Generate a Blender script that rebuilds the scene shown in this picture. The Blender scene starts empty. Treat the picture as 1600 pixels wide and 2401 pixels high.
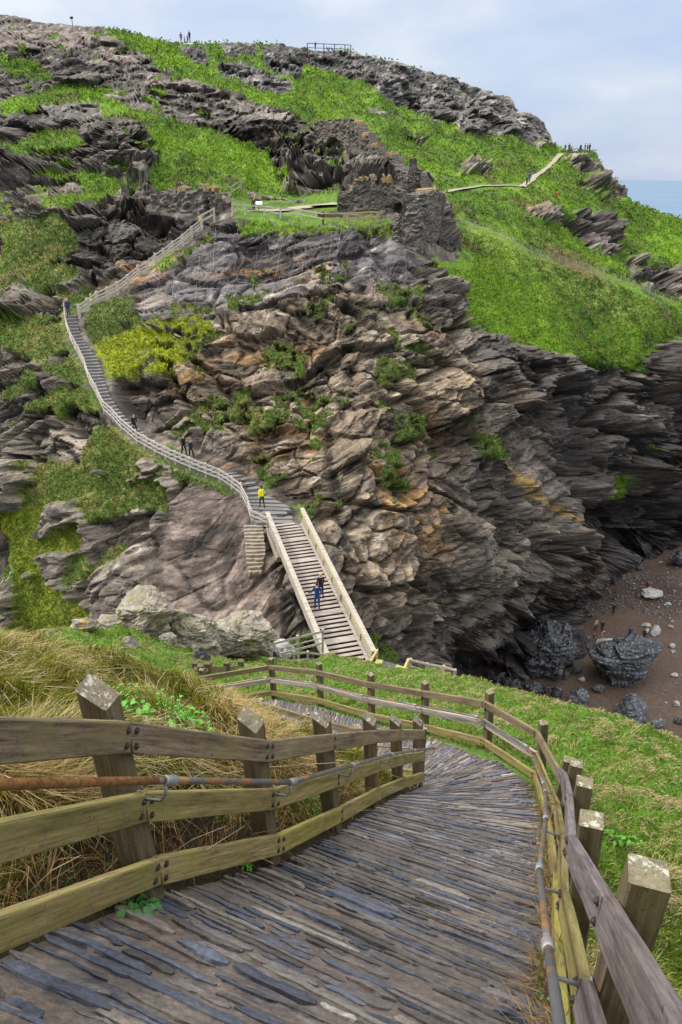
import bpy, bmesh, math, random
import numpy as np
from mathutils import Vector, Matrix, Euler
random.seed(7)
rng = np.random.default_rng(7)
SC = bpy.context.scene
COL = SC.collection
# ------------------------------------------------------------------ image pixels to points
# Points are placed by image pixels from the eye (0,0,EYE): pixel (px,py) and estimated distance d
# give a point of the place in metres (x right, y ahead, z up, sea level 0).
F, CX, CY, EYE = 1800.0, 800.0, 1200.5, 55.0
PITCH = math.atan(780.0 / F)
CP, SP = math.cos(PITCH), math.sin(PITCH)
S = 1600 / 1568.0
def gh(py):
    v = (py - CY) / F
    return SP + v * CP, CP - v * SP
def P(px, py, d):
    g, h = gh(py)
    return Vector(((px - CX) / F * d, h * d, EYE - g * d))
def raise_to(base, py):
    """point straight above `base` seen at height py"""
    g, h = gh(py)
    return Vector((base.x, base.y, EYE - base.y * g / h))
def plane_d(py, drop):
    return drop / gh(py)[0]
def to_px(p):
    d = p[1] * CP + (EYE - p[2]) * SP
    return CX + p[0] / d * F, CY + F * ((EYE - p[2]) * CP - p[1] * SP) / d, d
BEACH = 53.0
# ------------------------------------------------------------------ noise
def _h(ix, iy, iz, s):
    h = (ix.astype(np.uint32) * np.uint32(374761393) + iy.astype(np.uint32) * np.uint32(668265263)
         + iz.astype(np.uint32) * np.uint32(2147483647 - 97) + np.uint32((s * 974711 + 12345) & 0xffffffff))
    h = (h ^ (h >> np.uint32(13))) * np.uint32(1274126177)
    h = (h ^ (h >> np.uint32(16))) * np.uint32(2246822519)
    return h ^ (h >> np.uint32(15))
def pn(Q, seed=0):
    Q = np.asarray(Q, dtype=np.float64)
    i = np.floor(Q).astype(np.int64); f = Q - i
    u = f * f * f * (f * (f * 6 - 15) + 10)
    out = 0
    for dx in (0, 1):
        wx = u[:, 0] if dx else 1 - u[:, 0]
        for dy in (0, 1):
            wy = u[:, 1] if dy else 1 - u[:, 1]
            for dz in (0, 1):
                wz = u[:, 2] if dz else 1 - u[:, 2]
                h = _h(i[:, 0] + dx, i[:, 1] + dy, i[:, 2] + dz, seed)
                gx = (h & np.uint32(1023)).astype(np.float64) / 511.5 - 1
                gy = ((h >> np.uint32(10)) & np.uint32(1023)).astype(np.float64) / 511.5 - 1
                gz = ((h >> np.uint32(20)) & np.uint32(1023)).astype(np.float64) / 511.5 - 1
                out = out + wx * wy * wz * (gx * (f[:, 0] - dx) + gy * (f[:, 1] - dy) + gz * (f[:, 2] - dz))
    return out
def fbm(Q, octv=4, seed=0, rough=.5):
    a, t, o = 1.0, 0, 0
    for k in range(octv):
        o = o + a * pn(Q * 2 ** k + 17.3 * k, seed + k); t += a; a *= rough
    return o / t * 1.6
def worley(Q, seed=0):
    """distance to nearest and second cell point, random value of the nearest cell, offset to it"""
    i = np.floor(Q).astype(np.int64)
    n = len(Q); d1 = np.full(n, 9.0); d2 = np.full(n, 9.0); r = np.zeros(n); off = np.zeros((n, 3))
    for dx in (-1, 0, 1):
        for dy in (-1, 0, 1):
            for dz in (-1, 0, 1):
                c = i + (dx, dy, dz)
                h = _h(c[:, 0], c[:, 1], c[:, 2], seed)
                q = np.stack([(h & np.uint32(1023)), (h >> np.uint32(10)) & np.uint32(1023), (h >> np.uint32(20)) & np.uint32(1023)], 1) / 1023.0
                v = c + q - Q
                d = np.sqrt((v * v).sum(1))
                rr = (_h(c[:, 0], c[:, 1], c[:, 2], seed + 77) & np.uint32(65535)) / 65535.0
                m = d < d1
                d2 = np.where(m, d1, np.minimum(d2, d)); r = np.where(m, rr, r)
                off[m] = v[m]; d1 = np.where(m, d, d1)
    return d1, d2, r, off
def sstep(a, b, x):
    t = np.clip((x - a) / (b - a), 0, 1); return t * t * (3 - 2 * t)
def rbf(X, Y, lam=1e-3):
    X = np.asarray(X, float); Y = np.asarray(Y, float); n = len(X)
    K = np.sqrt(((X[:, None] - X[None]) ** 2).sum(2)) + 0.0
    A = np.zeros((n + 3, n + 3)); A[:n, :n] = -K + lam * np.eye(n)
    A[:n, n] = 1; A[:n, n + 1:] = X; A[n, :n] = 1; A[n + 1:, :n] = X.T
    w = np.linalg.solve(A, np.concatenate([Y, np.zeros(3)]))
    def ev(Q):
        Q = np.asarray(Q, float); out = np.empty(len(Q))
        for a in range(0, len(Q), 20000):
            q = Q[a:a + 20000]
            d = np.sqrt(((q[:, None] - X[None]) ** 2).sum(2))
            out[a:a + 20000] = -d @ w[:n] + w[n] + q @ w[n + 1:]
        return out
    return ev
def sdf(poly, x, y, pad=60):
    """signed distance, positive inside"""
    poly = np.asarray(poly, float)
    out = np.full(len(x), -1e3)
    m = (x > poly[:, 0].min() - pad) & (x < poly[:, 0].max() + pad) & (y > poly[:, 1].min() - pad) & (y < poly[:, 1].max() + pad)
    qx, qy = x[m], y[m]
    d = np.full(len(qx), 1e9); ins = np.zeros(len(qx), bool)
    for k in range(len(poly)):
        ax, ay = poly[k]; bx, by = poly[(k + 1) % len(poly)]
        ex, ey = bx - ax, by - ay
        t = np.clip(((qx - ax) * ex + (qy - ay) * ey) / (ex * ex + ey * ey + 1e-9), 0, 1)
        d = np.minimum(d, np.hypot(qx - ax - t * ex, qy - ay - t * ey))
        if ay != by:
            c = ((ay > qy) != (by > qy)) & (qx < (bx - ax) * (qy - ay) / (by - ay) + ax)
            ins ^= c
    out[m] = np.where(ins, d, -d)
    return out
def linedist(pts, x, y):
    d = np.full(len(x), 1e9)
    for (ax, ay), (bx, by) in zip(pts[:-1], pts[1:]):
        ex, ey = bx - ax, by - ay
        t = np.clip(((x - ax) * ex + (y - ay) * ey) / (ex * ex + ey * ey + 1e-9), 0, 1)
        d = np.minimum(d, np.hypot(x - ax - t * ex, y - ay - t * ey))
    return d
# ------------------------------------------------------------------ object helpers
def tag(o, label=None, cat=None, group=None, kind=None):
    if label: o['label'] = label
    if cat: o['category'] = cat
    if group: o['group'] = group
    if kind: o['kind'] = kind
    return o
def thing(name, loc, label, cat, group=None, rz=0.0):
    o = bpy.data.objects.new(name, None); COL.objects.link(o)
    o.location = loc; o.rotation_euler.z = rz; o.empty_display_size = .3
    return tag(o, label, cat, group)
def link(name, me, mat=None, parent=None, M=None):
    if mat is not None:
        for m in (mat if isinstance(mat, (list, tuple)) else [mat]):
            me.materials.append(m)
    o = bpy.data.objects.new(name, me); COL.objects.link(o)
    if parent is not None:
        o.parent = parent
        if M is not None:                       # M is given in world space
            W = Matrix.Translation(parent.location) @ parent.rotation_euler.to_matrix().to_4x4()
            if parent.parent is not None: W = WORLD[parent.name]
            o.matrix_basis = W.inverted() @ M
            WORLD[o.name] = M.copy()
    elif M is not None:
        o.matrix_basis = M
    return o
WORLD = {}
def meshnp(name, V, Fc, smooth=True, cols=None, mats=None, attrs=None):
    """big mesh from arrays; Fc (n,3) or (n,4)"""
    V = np.asarray(V, np.float32); Fc = np.asarray(Fc, np.int32); k = Fc.shape[1]; n = len(Fc)
    me = bpy.data.meshes.new(name)
    me.vertices.add(len(V)); me.vertices.foreach_set('co', V.ravel())
    me.loops.add(n * k); me.loops.foreach_set('vertex_index', Fc.ravel())
    me.polygons.add(n); me.polygons.foreach_set('loop_start', np.arange(n, dtype=np.int32) * k)
    me.polygons.foreach_set('use_smooth', np.full(n, smooth, bool))
    if mats is not None: me.polygons.foreach_set('material_index', np.asarray(mats, np.int32))
    me.update(calc_edges=True)
    if cols is not None:
        a = me.color_attributes.new('Col', 'FLOAT_COLOR', 'POINT')
        c = np.ones((len(V), 4), np.float32); c[:, :3] = cols; a.data.foreach_set('color', c.ravel())
    for nm, val in (attrs or {}).items():
        a = me.attributes.new(nm, 'FLOAT', 'POINT'); a.data.foreach_set('value', np.asarray(val, np.float32))
    return me
def gridfaces(nr, nc):
    r, c = np.meshgrid(np.arange(nr - 1), np.arange(nc - 1), indexing='ij')
    a = (r * nc + c).ravel()
    return np.stack([a, a + 1, a + nc + 1, a + nc], 1)
class MB:
    """collects simple shapes into one mesh"""
    def __init__(s): s.v = []; s.f = []; s.m = []
    def add(s, v, f, m=0):
        n = len(s.v); s.v += [tuple(q) for q in v]; s.f += [tuple(i + n for i in q) for q in f]; s.m += [m] * len(f); return s
    def frame(s, p0, p1, up):
        p0, p1 = Vector(p0), Vector(p1); x = (p1 - p0); L = x.length; x.normalize()
        z = Vector(up); z = (z - x * z.dot(x)).normalized(); y = z.cross(x)
        return p0, x, y, z, L
    def box(s, p0, p1, w, h, up=(0, 0, 1), ch=None, m=0, seg=1, wob=0, shear=(0, 0), taper=1.0):
        """beam from p0 to p1, w across, h along up, chamfered edges"""
        p0, x, y, z, L = s.frame(p0, p1, up)
        c = min(w, h) * .08 if ch is None else ch
        a, b = w / 2, h / 2
        prof = [(-a + c, -b), (a - c, -b), (a, -b + c), (a, b - c), (a - c, b), (-a + c, b), (-a, b - c), (-a, -b + c)]
        v = []
        for k in range(seg + 1):
            t = k / seg; q = 1 + (taper - 1) * t
            for (py, pz) in prof:
                sh = shear[0] * (1 - t) + shear[1] * t
                v.append(p0 + x * (L * t + pz * sh) + y * (py * q + random.uniform(-wob, wob)) + z * (pz * q + random.uniform(-wob, wob)))
        f = []
        for k in range(seg):
            for j in range(8):
                f.append((k * 8 + j, k * 8 + (j + 1) % 8, k * 8 + 8 + (j + 1) % 8, k * 8 + 8 + j))
        f.append(tuple(range(7, -1, -1))); f.append(tuple(seg * 8 + j for j in range(8)))
        return s.add(v, f, m)
    def tube(s, pts, r, n=8, m=0, caps=True):
        pts = [Vector(p) for p in pts]; v = []; f = []
        rr = r if isinstance(r, (list, tuple)) else [r] * len(pts)
        ref = Vector((0, 0, 1))
        for k, p in enumerate(pts):
            t = (pts[min(k + 1, len(pts) - 1)] - pts[max(k - 1, 0)]).normalized()
            a = t.cross(ref if abs(t.dot(ref)) < .95 else Vector((1, 0, 0))).normalized(); b = t.cross(a)
            for j in range(n):
                w = 2 * math.pi * j / n
                v.append(p + (a * math.cos(w) + b * math.sin(w)) * rr[k])
        for k in range(len(pts) - 1):
            for j in range(n):
                f.append((k * n + j, k * n + n + j, k * n + n + (j + 1) % n, k * n + (j + 1) % n))
        if caps:
            f.append(tuple(range(n))); f.append(tuple((len(pts) - 1) * n + j for j in range(n - 1, -1, -1)))
        return s.add(v, f, m)
    def prism(s, poly, d, m=0):
        """closed solid from a planar ring and an extrusion vector"""
        n = len(poly); poly = [Vector(p) for p in poly]; d = Vector(d)
        v = poly + [p + d for p in poly]
        f = [tuple(range(n - 1, -1, -1)), tuple(range(n, 2 * n))] + [(j, (j + 1) % n, n + (j + 1) % n, n + j) for j in range(n)]
        return s.add(v, f, m)
    def mesh(s, name, smooth=False):
        me = bpy.data.meshes.new(name); me.from_pydata([tuple(q) for q in s.v], [], s.f); me.update()
        me.polygons.foreach_set('material_index', s.m)
        if smooth: me.polygons.foreach_set('use_smooth', [True] * len(s.f))
        bm = bmesh.new(); bm.from_mesh(me); bmesh.ops.recalc_face_normals(bm, faces=bm.faces); bm.to_mesh(me); bm.free()
        return me
    def build(s, name, mat, parent=None, smooth=False, origin=None):
        off = Vector(origin) if origin is not None else (parent.location.copy() if parent is not None and parent.parent is None else None)
        if parent is not None and parent.parent is not None:
            W = WORLD.get(parent.name, Matrix()); Wi = W.inverted(); s.v = [tuple(Wi @ Vector(q)) for q in s.v]
        elif off is not None:
            s.v = [tuple(Vector(q) - off) for q in s.v]
        o = link(name, s.mesh(name, smooth), mat, parent)
        if parent is None and off is not None: o.location = off
        if parent is not None: WORLD[o.name] = Matrix.Translation(parent.location) if parent.parent is None else WORLD.get(parent.name, Matrix())
        return o
# ------------------------------------------------------------------ materials
class NT:
    def __init__(s, name, rough=.8, spec=.3):
        s.m = bpy.data.materials.new(name); s.m.use_nodes = True; s.t = s.m.node_tree
        s.b = s.t.nodes['Principled BSDF']; s.b.inputs['Roughness'].default_value = rough
        s.b.inputs['Specular IOR Level'].default_value = spec
    def n(s, typ, **kw):
        o = s.t.nodes.new(typ)
        for k, v in kw.items():
            if k in o.inputs: 
                if isinstance(v, bpy.types.NodeSocket): s.t.links.new(v, o.inputs[k])
                else: o.inputs[k].default_value = v
            else: setattr(o, k, v)
        return o
    def l(s, a, b): s.t.links.new(a, b)
    def coord(s, which='Object', scale=(1, 1, 1), rnd=False):
        c = s.n('ShaderNodeTexCoord').outputs[which]
        if rnd:
            r = s.n('ShaderNodeObjectInfo').outputs['Random']
            mu = s.n('ShaderNodeMath', operation='MULTIPLY'); s.l(r, mu.inputs[0]); mu.inputs[1].default_value = 57
            ad = s.n('ShaderNodeVectorMath', operation='ADD'); s.l(c, ad.inputs[0]); s.l(mu.outputs[0], ad.inputs[1]); c = ad.outputs[0]
        mp = s.n('ShaderNodeMapping'); mp.inputs['Scale'].default_value = scale; s.l(c, mp.inputs['Vector'])
        return mp.outputs[0]
    def noise(s, vec, scale, detail=6, rough=.6, dist=0):
        o = s.n('ShaderNodeTexNoise'); s.l(vec, o.inputs['Vector'])
        o.inputs['Scale'].default_value = scale; o.inputs['Detail'].default_value = detail
        o.inputs['Roughness'].default_value = rough; o.inputs['Distortion'].default_value = dist
        return o.outputs['Fac']
    def ramp(s, fac, *stops):
        o = s.n('ShaderNodeValToRGB'); e = o.color_ramp.elements
        while len(e) < len(stops): e.new(.5)
        for k, (p, c) in enumerate(stops):
            e[k].position = p; e[k].color = (c if isinstance(c, tuple) else (c, c, c)) + (1,)
        s.l(fac, o.inputs[0]); return o.outputs[0]
    def mix(s, fac, a, b, mode='MIX'):
        o = s.n('ShaderNodeMix', data_type='RGBA', blend_type=mode)
        for i, q in ((0, fac), (6, a), (7, b)):
            if isinstance(q, bpy.types.NodeSocket): s.l(q, o.inputs[i])
            else: o.inputs[i].default_value = q if i == 0 else (tuple(q) + (1,))
        return o.outputs[2]
    def attr(s, name, out='Color'): return s.n('ShaderNodeAttribute', attribute_name=name).outputs[out]
    def bump(s, h, strength=.4, dist=.02):
        o = s.n('ShaderNodeBump'); o.inputs['Strength'].default_value = strength; o.inputs['Distance'].default_value = dist
        s.l(h, o.inputs['Height']); s.l(o.outputs[0], s.b.inputs['Normal']); return o
    def col(s, c):
        if isinstance(c, bpy.types.NodeSocket): s.l(c, s.b.inputs['Base Color'])
        else: s.b.inputs['Base Color'].default_value = tuple(c) + (1,)
        return s
def plain(name, c, rough=.75, var=.25, scale=30, spec=.3, metal=0.0):
    n = NT(name, rough, spec); v = n.coord('Object', rnd=True)
    f = n.noise(v, scale, 4)
    n.col(n.mix(f, tuple(q * (1 - var) for q in c), tuple(min(1, q * (1 + var)) for q in c)))
    n.b.inputs['Metallic'].default_value = metal
    return n.m
def wood(name, light, dark, algae, amt, lichen=0.0, gscale=1.0):
    n = NT(name, .8, .2)
    v = n.coord('Object', (1.6, 34, 34), rnd=True); v2 = n.coord('Object', (1, 1, 1), rnd=True)
    g = n.noise(v, 1.9 * gscale, 9, .72, .5)
    c = n.mix(n.ramp(g, (.34, 0.), (.68, 1.)), dark, light)
    sk_ = n.noise(n.coord('Object', (.7, 13, 13), rnd=True), 1.3, 4, .6); c = n.mix(1.0, c, n.ramp(sk_, (.35, .55), (.5, 1.), (.66, 1.25)), 'MULTIPLY')
    big = n.noise(v2, 2.2, 5, .65)
    c = n.mix(n.ramp(big, (.5 - amt * .3, 0.), (.78 - amt * .3, min(1., .35 + amt))), c, algae)
    st = n.noise(v2, 55, 3, .7)
    c = n.mix(n.ramp(st, (.28, .75), (.4, 0.)), c, tuple(q * .35 for q in dark))
    if lichen:
        li = n.noise(v2, 16, 5, .7)
        c = n.mix(n.ramp(li, (.62 - lichen * .12, 0.), (.66 - lichen * .12, .85)), c, (.42, .42, .36))
    n.col(c)
    ht = n.mix(.5, g, st)
    n.bump(ht, .55, .006)
    return n.m
M = {}
M['rail_grey'] = wood('weathered_grey_rail', (.29, .225, .155), (.07, .05, .038), (.21, .18, .07), .3)
M['rail_purple'] = wood('silver_grey_rail', (.22, .19, .19), (.07, .056, .058), (.17, .145, .11), .1)
M['rail_green'] = wood('green_stained_rail', (.36, .285, .135), (.095, .07, .034), (.235, .225, .06), .36)
M['rail_mossy'] = wood('mossy_rail', (.33, .285, .10), (.095, .075, .028), (.30, .27, .06), .5)
M['post'] = wood('fence_post_wood', (.175, .135, .092), (.05, .038, .028), (.135, .118, .05), .3)
M['posttop'] = wood('post_top_wood', (.27, .235, .18), (.07, .055, .043), (.20, .18, .10), .3, lichen=.45)
M['stair_rail'] = wood('bleached_rail', (.66, .60, .54), (.36, .32, .28), (.52, .50, .40), .2)
M['pale_wood'] = wood('pale_weathered_wood', (.52, .47, .42), (.24, .21, .18), (.42, .40, .28), .2)
M['tread_wood'] = wood('bridge_tread_wood', (.50, .44, .40), (.30, .26, .235), (.42, .37, .32), .2)
M['yellow_wood'] = wood('yellowed_board', (.52, .47, .20), (.26, .22, .09), (.48, .44, .16), .4)
M['dark_void'] = plain('dark_timber_and_shade', (.02, .018, .016))  # dark timber, and the painted shade below the bridge treads
n = NT('galvanised_pipe', .42, .5); v = n.coord('Object', rnd=True)
c = n.mix(n.noise(v, 30, 4), (.085, .088, .092), (.18, .185, .19)); r = n.noise(v, 4.5, 6, .7)
rc = n.mix(n.noise(v, 40, 5, .7), (.30, .12, .025), (.42, .22, .06))
n.col(n.mix(n.ramp(r, (.50, 0.), (.58, 1.)), c, rc)); n.bump(n.noise(v, 90, 3), .25, .003); n.b.inputs['Metallic'].default_value = .35
M['pipe'] = n.m
n = NT('rusty_pipe', .6, .4); v = n.coord('Object', rnd=True)
rc = n.mix(n.ramp(n.noise(v, 26, 8, .8), (.35, 0.), (.65, 1.)), (.07, .03, .013), (.36, .17, .045)); r = n.noise(v, 5.2, 6, .75)
n.col(n.mix(n.ramp(r, (.60, 0.), (.66, 1.)), rc, (.33, .32, .31))); n.bump(n.noise(v, 120, 3), .4, .003); n.b.inputs['Metallic'].default_value = .2
M['rust'] = n.m
M['collar'] = plain('grey_pipe_collar', (.30, .30, .31), .5, .25, 40, .5, .4)
M['bolt'] = plain('bolt_steel', (.05, .045, .045), .5, .4, 60, .5, .5)
# ------------------------------------------------------------------ the island hillside
COLS = {  # image column x : {image row y: estimated distance}
 -180: {1700: 62, 1480: 63, 1350: 64, 1200: 66, 1050: 70, 900: 75, 740: 87, 600: 100, 500: 112, 400: 126, 300: 140, 200: 152, 100: 170, 35: 184},
 0: {1700: 59, 1480: 60, 1350: 60.5, 1200: 63, 1050: 66, 900: 70, 740: 81, 600: 94, 500: 105, 400: 118, 300: 133, 200: 146, 100: 164, 40: 178},
 110: {1700: 57, 1480: 58, 1350: 59, 1200: 61, 1050: 64, 930: 67, 800: 75, 650: 87, 560: 90, 490: 93, 455: 105, 400: 113, 300: 130, 200: 145, 100: 163, 55: 174},
 230: {1700: 53, 1480: 54.5, 1350: 55.5, 1200: 58, 1100: 60.5, 1000: 63, 640: 86, 560: 88.5, 490: 91.5, 450: 104, 250: 138, 150: 153, 80: 172},
 380: {1500: 52.5, 1350: 54, 1250: 56, 1150: 58.5, 960: 65, 860: 67.5, 760: 73, 700: 77, 650: 80, 500: 96, 470: 98, 440: 106, 350: 121, 250: 140, 180: 158, 110: 174},
 480: {1640: 50, 1500: 50.5, 1400: 52, 1250: 55, 1150: 58, 1000: 63, 900: 66.5, 800: 71, 735: 75, 640: 81, 570: 87, 525: 91, 470: 98, 430: 112, 350: 125, 250: 144, 180: 160, 115: 178},
 600: {1640: 49, 1500: 51, 1360: 53.5, 1080: 60.5, 980: 63.5, 900: 66.5, 800: 71, 735: 75, 640: 81.5, 570: 87, 522: 90, 505: 91.5, 492: 98, 480: 107, 470: 113, 455: 118, 350: 133, 250: 148, 180: 163, 110: 184},
 700: {1640: 49, 1500: 50.5, 1350: 52.5, 1150: 58.5, 1050: 61, 900: 66, 800: 71, 735: 75, 640: 82, 560: 87.5, 524: 90, 502: 91.5, 492: 97, 480: 107, 468: 114, 440: 120, 350: 135, 250: 152, 180: 167, 112: 190},
 900: {1640: 53, 1560: 54, 1450: 54.5, 1350: 55.5, 1200: 58, 1050: 62.5, 900: 67.5, 800: 72, 720: 77, 640: 83, 560: 88, 515: 91, 500: 93, 480: 103, 455: 112, 400: 130, 300: 150, 200: 178, 150: 200},
 1000: {1640: 60, 1560: 60, 1450: 60, 1350: 60, 1200: 63, 1050: 67, 900: 71, 750: 77, 680: 81, 620: 85, 540: 92, 480: 105, 450: 118, 400: 135, 300: 162, 180: 205},
 1100: {1600: 75, 1500: 68, 1350: 65, 1200: 67, 1050: 70, 900: 75, 760: 81, 700: 85, 600: 95, 500: 110, 440: 130, 400: 142, 300: 172, 220: 200},
 1200: {1500: 80, 1400: 75, 1300: 73, 1200: 73, 1050: 76, 900: 80, 800: 84, 700: 91, 600: 101, 520: 112, 450: 132, 425: 148, 380: 160, 300: 185, 262: 195},
 1300: {1500: 88, 1400: 84, 1300: 79, 1150: 80, 1000: 84, 860: 87, 830: 88, 750: 95, 650: 106, 560: 120, 500: 132, 450: 146, 400: 168, 352: 190},
 1400: {1300: 97, 1250: 98, 1100: 96, 950: 96, 860: 96, 750: 104, 650: 115, 590: 130, 520: 142, 450: 165, 400: 180},
 1510: {1250: 108, 1150: 106, 1000: 102, 850: 102, 750: 108, 690: 118, 600: 145, 520: 172, 490: 180},
 1570: {1200: 118, 1100: 118, 900: 117, 830: 115, 780: 112, 690: 124, 600: 150, 520: 182},
 50: {325: 129, 258: 132, 208: 146, 108: 151, 64: 170}, 170: {325: 124, 260: 132, 205: 146, 112: 151, 72: 169}, 270: {425: 107, 296: 112, 262: 134}, 705: {160: 186}, 860: {137: 197, 198: 189}, 950: {157: 199, 258: 187}, 1050: {183: 198, 300: 184}, 1150: {224: 195, 318: 183}, 1250: {266: 193, 330: 186},
 1740: {1200: 126, 1100: 126, 900: 124, 830: 122, 780: 119, 690: 132, 600: 156, 540: 190},
}
STAIR_L = [(603,1238,55.3),(591,1227,55.8),(581,1196,57),(573,1178,57.6),(566,1165,58),(555,1155,58.4),(544,1148,58.6),(515,1130,59),(484,1118,59.3),(446,1102,59.7),(412,1088,60.1),(364,1065,60.8),(322,1041,61.7),(285,1009,63),(266,987,63.9),(245,968,64.8),(228,931,66.5),(212,903,68),(200,866,70),(187,839,71.4),(176,820,72.3),(165,797,73.6),(156,765,75.2),(154,742,76.4)]
STAIR_R = [(700,1222,54.8),(698,1205,55.8),(690,1192,56.5),(655,1178,57.5),(620,1160,58.3),(605,1140,58.8),(592,1122,59.2),(572,1106,59.6),(530,1095,60),(485,1078,60.3),(445,1065,60.8),(395,1045,61.5),(350,1022,62.4),(312,995,63.6),(292,975,64.4),(275,955,65.3),(254,922,66.8),(246,890,68.4),(238,862,70.2),(222,832,71.8),(205,812,72.8),(190,790,74),(182,760,75.5),(182,738,76.6)]
UPFENCE = [(187,741,76),(208,727,77),(230,710,78.5),(254,699,79.5),(277,688,80.5),(301,669,82),(326,648,83.5),(348,637,84.5),(366,619,85.7),(385,607,86.7),(407,590,87.8),(430,573,88.7),(451,554,89.5),(474,536,90.3)]
TERRFENCE = [(548,504,91.3),(577,503.5,91.4),(620,508,91.2),(658,513,90.8),(706,516,90.6),(759,524,90),(815,523,90),(869,521,90.3),(885,521,90.4),(922,512,91)]
HILLFENCE = [(1064,531),(1082,527),(1098,528),(1114,535),(1131,539),(1147,547),(1166,553),(1184,562),(1205,575),(1225,585),(1246,595),(1267,605),(1287,607),(1310,615),(1329,620),(1350,626),(1366,632),(1384,638),(1400,642),(1416,647),(1432,653),(1443,660),(1457,663),(1472,668),(1485,671),(1496,676),(1508,682),(1521,690),(1536,695),(1554,703),(1573,710),(1590,715)]
BASE = [(1130,1600),(1160,1596),(1200,1600),(1250,1587),(1300,1575),(1345,1562),(1362,1530),(1350,1470),(1362,1425),(1395,1405),(1425,1385),(1435,1345),(1490,1320),(1520,1312),(1560,1302),(1600,1296),(1680,1285),(1740,1280)]
pts = []
for x, c in COLS.items():
    for y, d in c.items(): pts.append((x, y, d))
pts += STAIR_L + STAIR_R + UPFENCE + TERRFENCE
for (x, y) in BASE: pts.append((x, y, plane_d(y, BEACH)))
for x in range(1180, 1760, 70):
    for y in range(1380, 1720, 60):
        if y > np.interp(x, [1100, 1330, 1372, 1430, 1500, 1740], [1640, 1610, 1600, 1420, 1370, 1330]): pts.append((x, y, plane_d(y, BEACH + 4)))
pts = np.array(pts)
hill_eval = rbf(pts[:, :2] / 1000, np.log(pts[:, 2]), 2e-4)  # distances interpolated as a depth map over image pixels
def hill_d(px, py): return float(np.exp(hill_eval(np.array([[px / 1000, py / 1000]]))[0]))
def H(px, py, toward=0.0):
    """point on the hillside at an image pixel"""
    return P(px, py, hill_d(px, py) - toward)
SKY = [(-200,40),(0,33),(40,38),(80,52),(120,56),(160,58),(230,62),(300,72),(350,88),(400,99),(440,104),(500,100),(560,101),(650,101),(690,110),(740,115),(820,121),(880,135),(940,150),(1000,165),(1060,182),(1100,203),(1160,220),(1196,226),(1212,258),(1250,264),(1264,272),(1285,300),(1300,330),(1310,353),(1340,355),(1392,353),(1402,364),(1412,384),(1424,408),(1440,420),(1464,440),(1470,462),(1480,472),(1530,490),(1600,515),(1760,560)]
XS = np.arange(-170, 1762, 3.2); NR = 505
sx = np.array(SKY, float)
sky = np.interp(XS, sx[:, 0], sx[:, 1])
tt = np.linspace(0, 1, NR)
PY = (1700 + (sky[None] - 1700) * tt[:, None]); PX = np.repeat(XS[None], NR, 0)
Q = np.stack([PX.ravel(), PY.ravel()], 1)
NC = len(XS)
D = np.exp(hill_eval(Q / 1000))
v = (Q[:, 1] - CY) / F
W = np.stack([(Q[:, 0] - CX) / F * D, (CP - v * SP) * D, EYE - (SP + v * CP) * D], 1)
# the top runs on out of sight: further rows behind the skyline
G = W.reshape(NR, NC, 3)
ex = []
top = G[-1]; hd = top[:, :2] / np.linalg.norm(top[:, :2], axis=1)[:, None]
slope = np.minimum(0.02, (top[:, 2] - EYE) / np.linalg.norm(top[:, :2], axis=1)) - .06
for k, (r, sag) in enumerate([(2.5, .15), (8, .9), (20, 3), (45, 9), (90, 30)]):
    e = top.copy(); e[:, :2] += hd * r; e[:, 2] += slope * r - sag * .5; ex.append(e)
G = np.concatenate([G, np.array(ex)], 0); NRT = G.shape[0]
PXf = np.concatenate([PX, np.repeat(XS[None], len(ex), 0)], 0).ravel()
PYf = np.concatenate([PY] + [sky[None]] * len(ex), 0).ravel()
du = np.gradient(G, axis=1); dv = np.gradient(G, axis=0)
Nn = np.cross(du, dv); Nn /= np.linalg.norm(Nn, axis=2)[:, :, None] + 1e-9
for _ in range(8):
    Nn[1:-1, 1:-1] = (Nn[1:-1, 1:-1] + Nn[2:, 1:-1] + Nn[:-2, 1:-1] + Nn[1:-1, 2:] + Nn[1:-1, :-2]) / 5
Nn /= np.linalg.norm(Nn, axis=2)[:, :, None] + 1e-9
W = G.reshape(-1, 3); Nv = Nn.reshape(-1, 3)
Nv[Nv[:, 1] > .6] *= -1
x_, y_ = PXf / S, PYf / S            # image-pixel outlines of what grows / which rock crops out where
jit = (fbm(W * .16, 4, 3) * 22 + fbm(W * .8, 3, 5) * 16) * np.clip(sstep(150, 420, PYf), .45, 1) + fbm(W * 2.6, 2, 6) * 7
def zone(*polys, edge=8, j=1.0):
    o = np.full(len(x_), -1e3)
    for p in polys: o = np.maximum(o, sdf(p, x_, y_))
    return sstep(-edge, edge, o + jit * j)
GA = [(955,592),(1000,650),(1050,690),(1100,752),(1180,782),(1250,812),(1330,826),(1400,846),(1465,853),(1500,785),(1700,745),(1800,300),(1290,340),(1200,150),(1000,100),(800,50),(400,30),(240,50),(250,75),(330,130),(430,190),(540,215),(640,248),(720,285),(800,275),(860,340),(935,395),(1010,442),(1040,520),(1050,600)]
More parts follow.
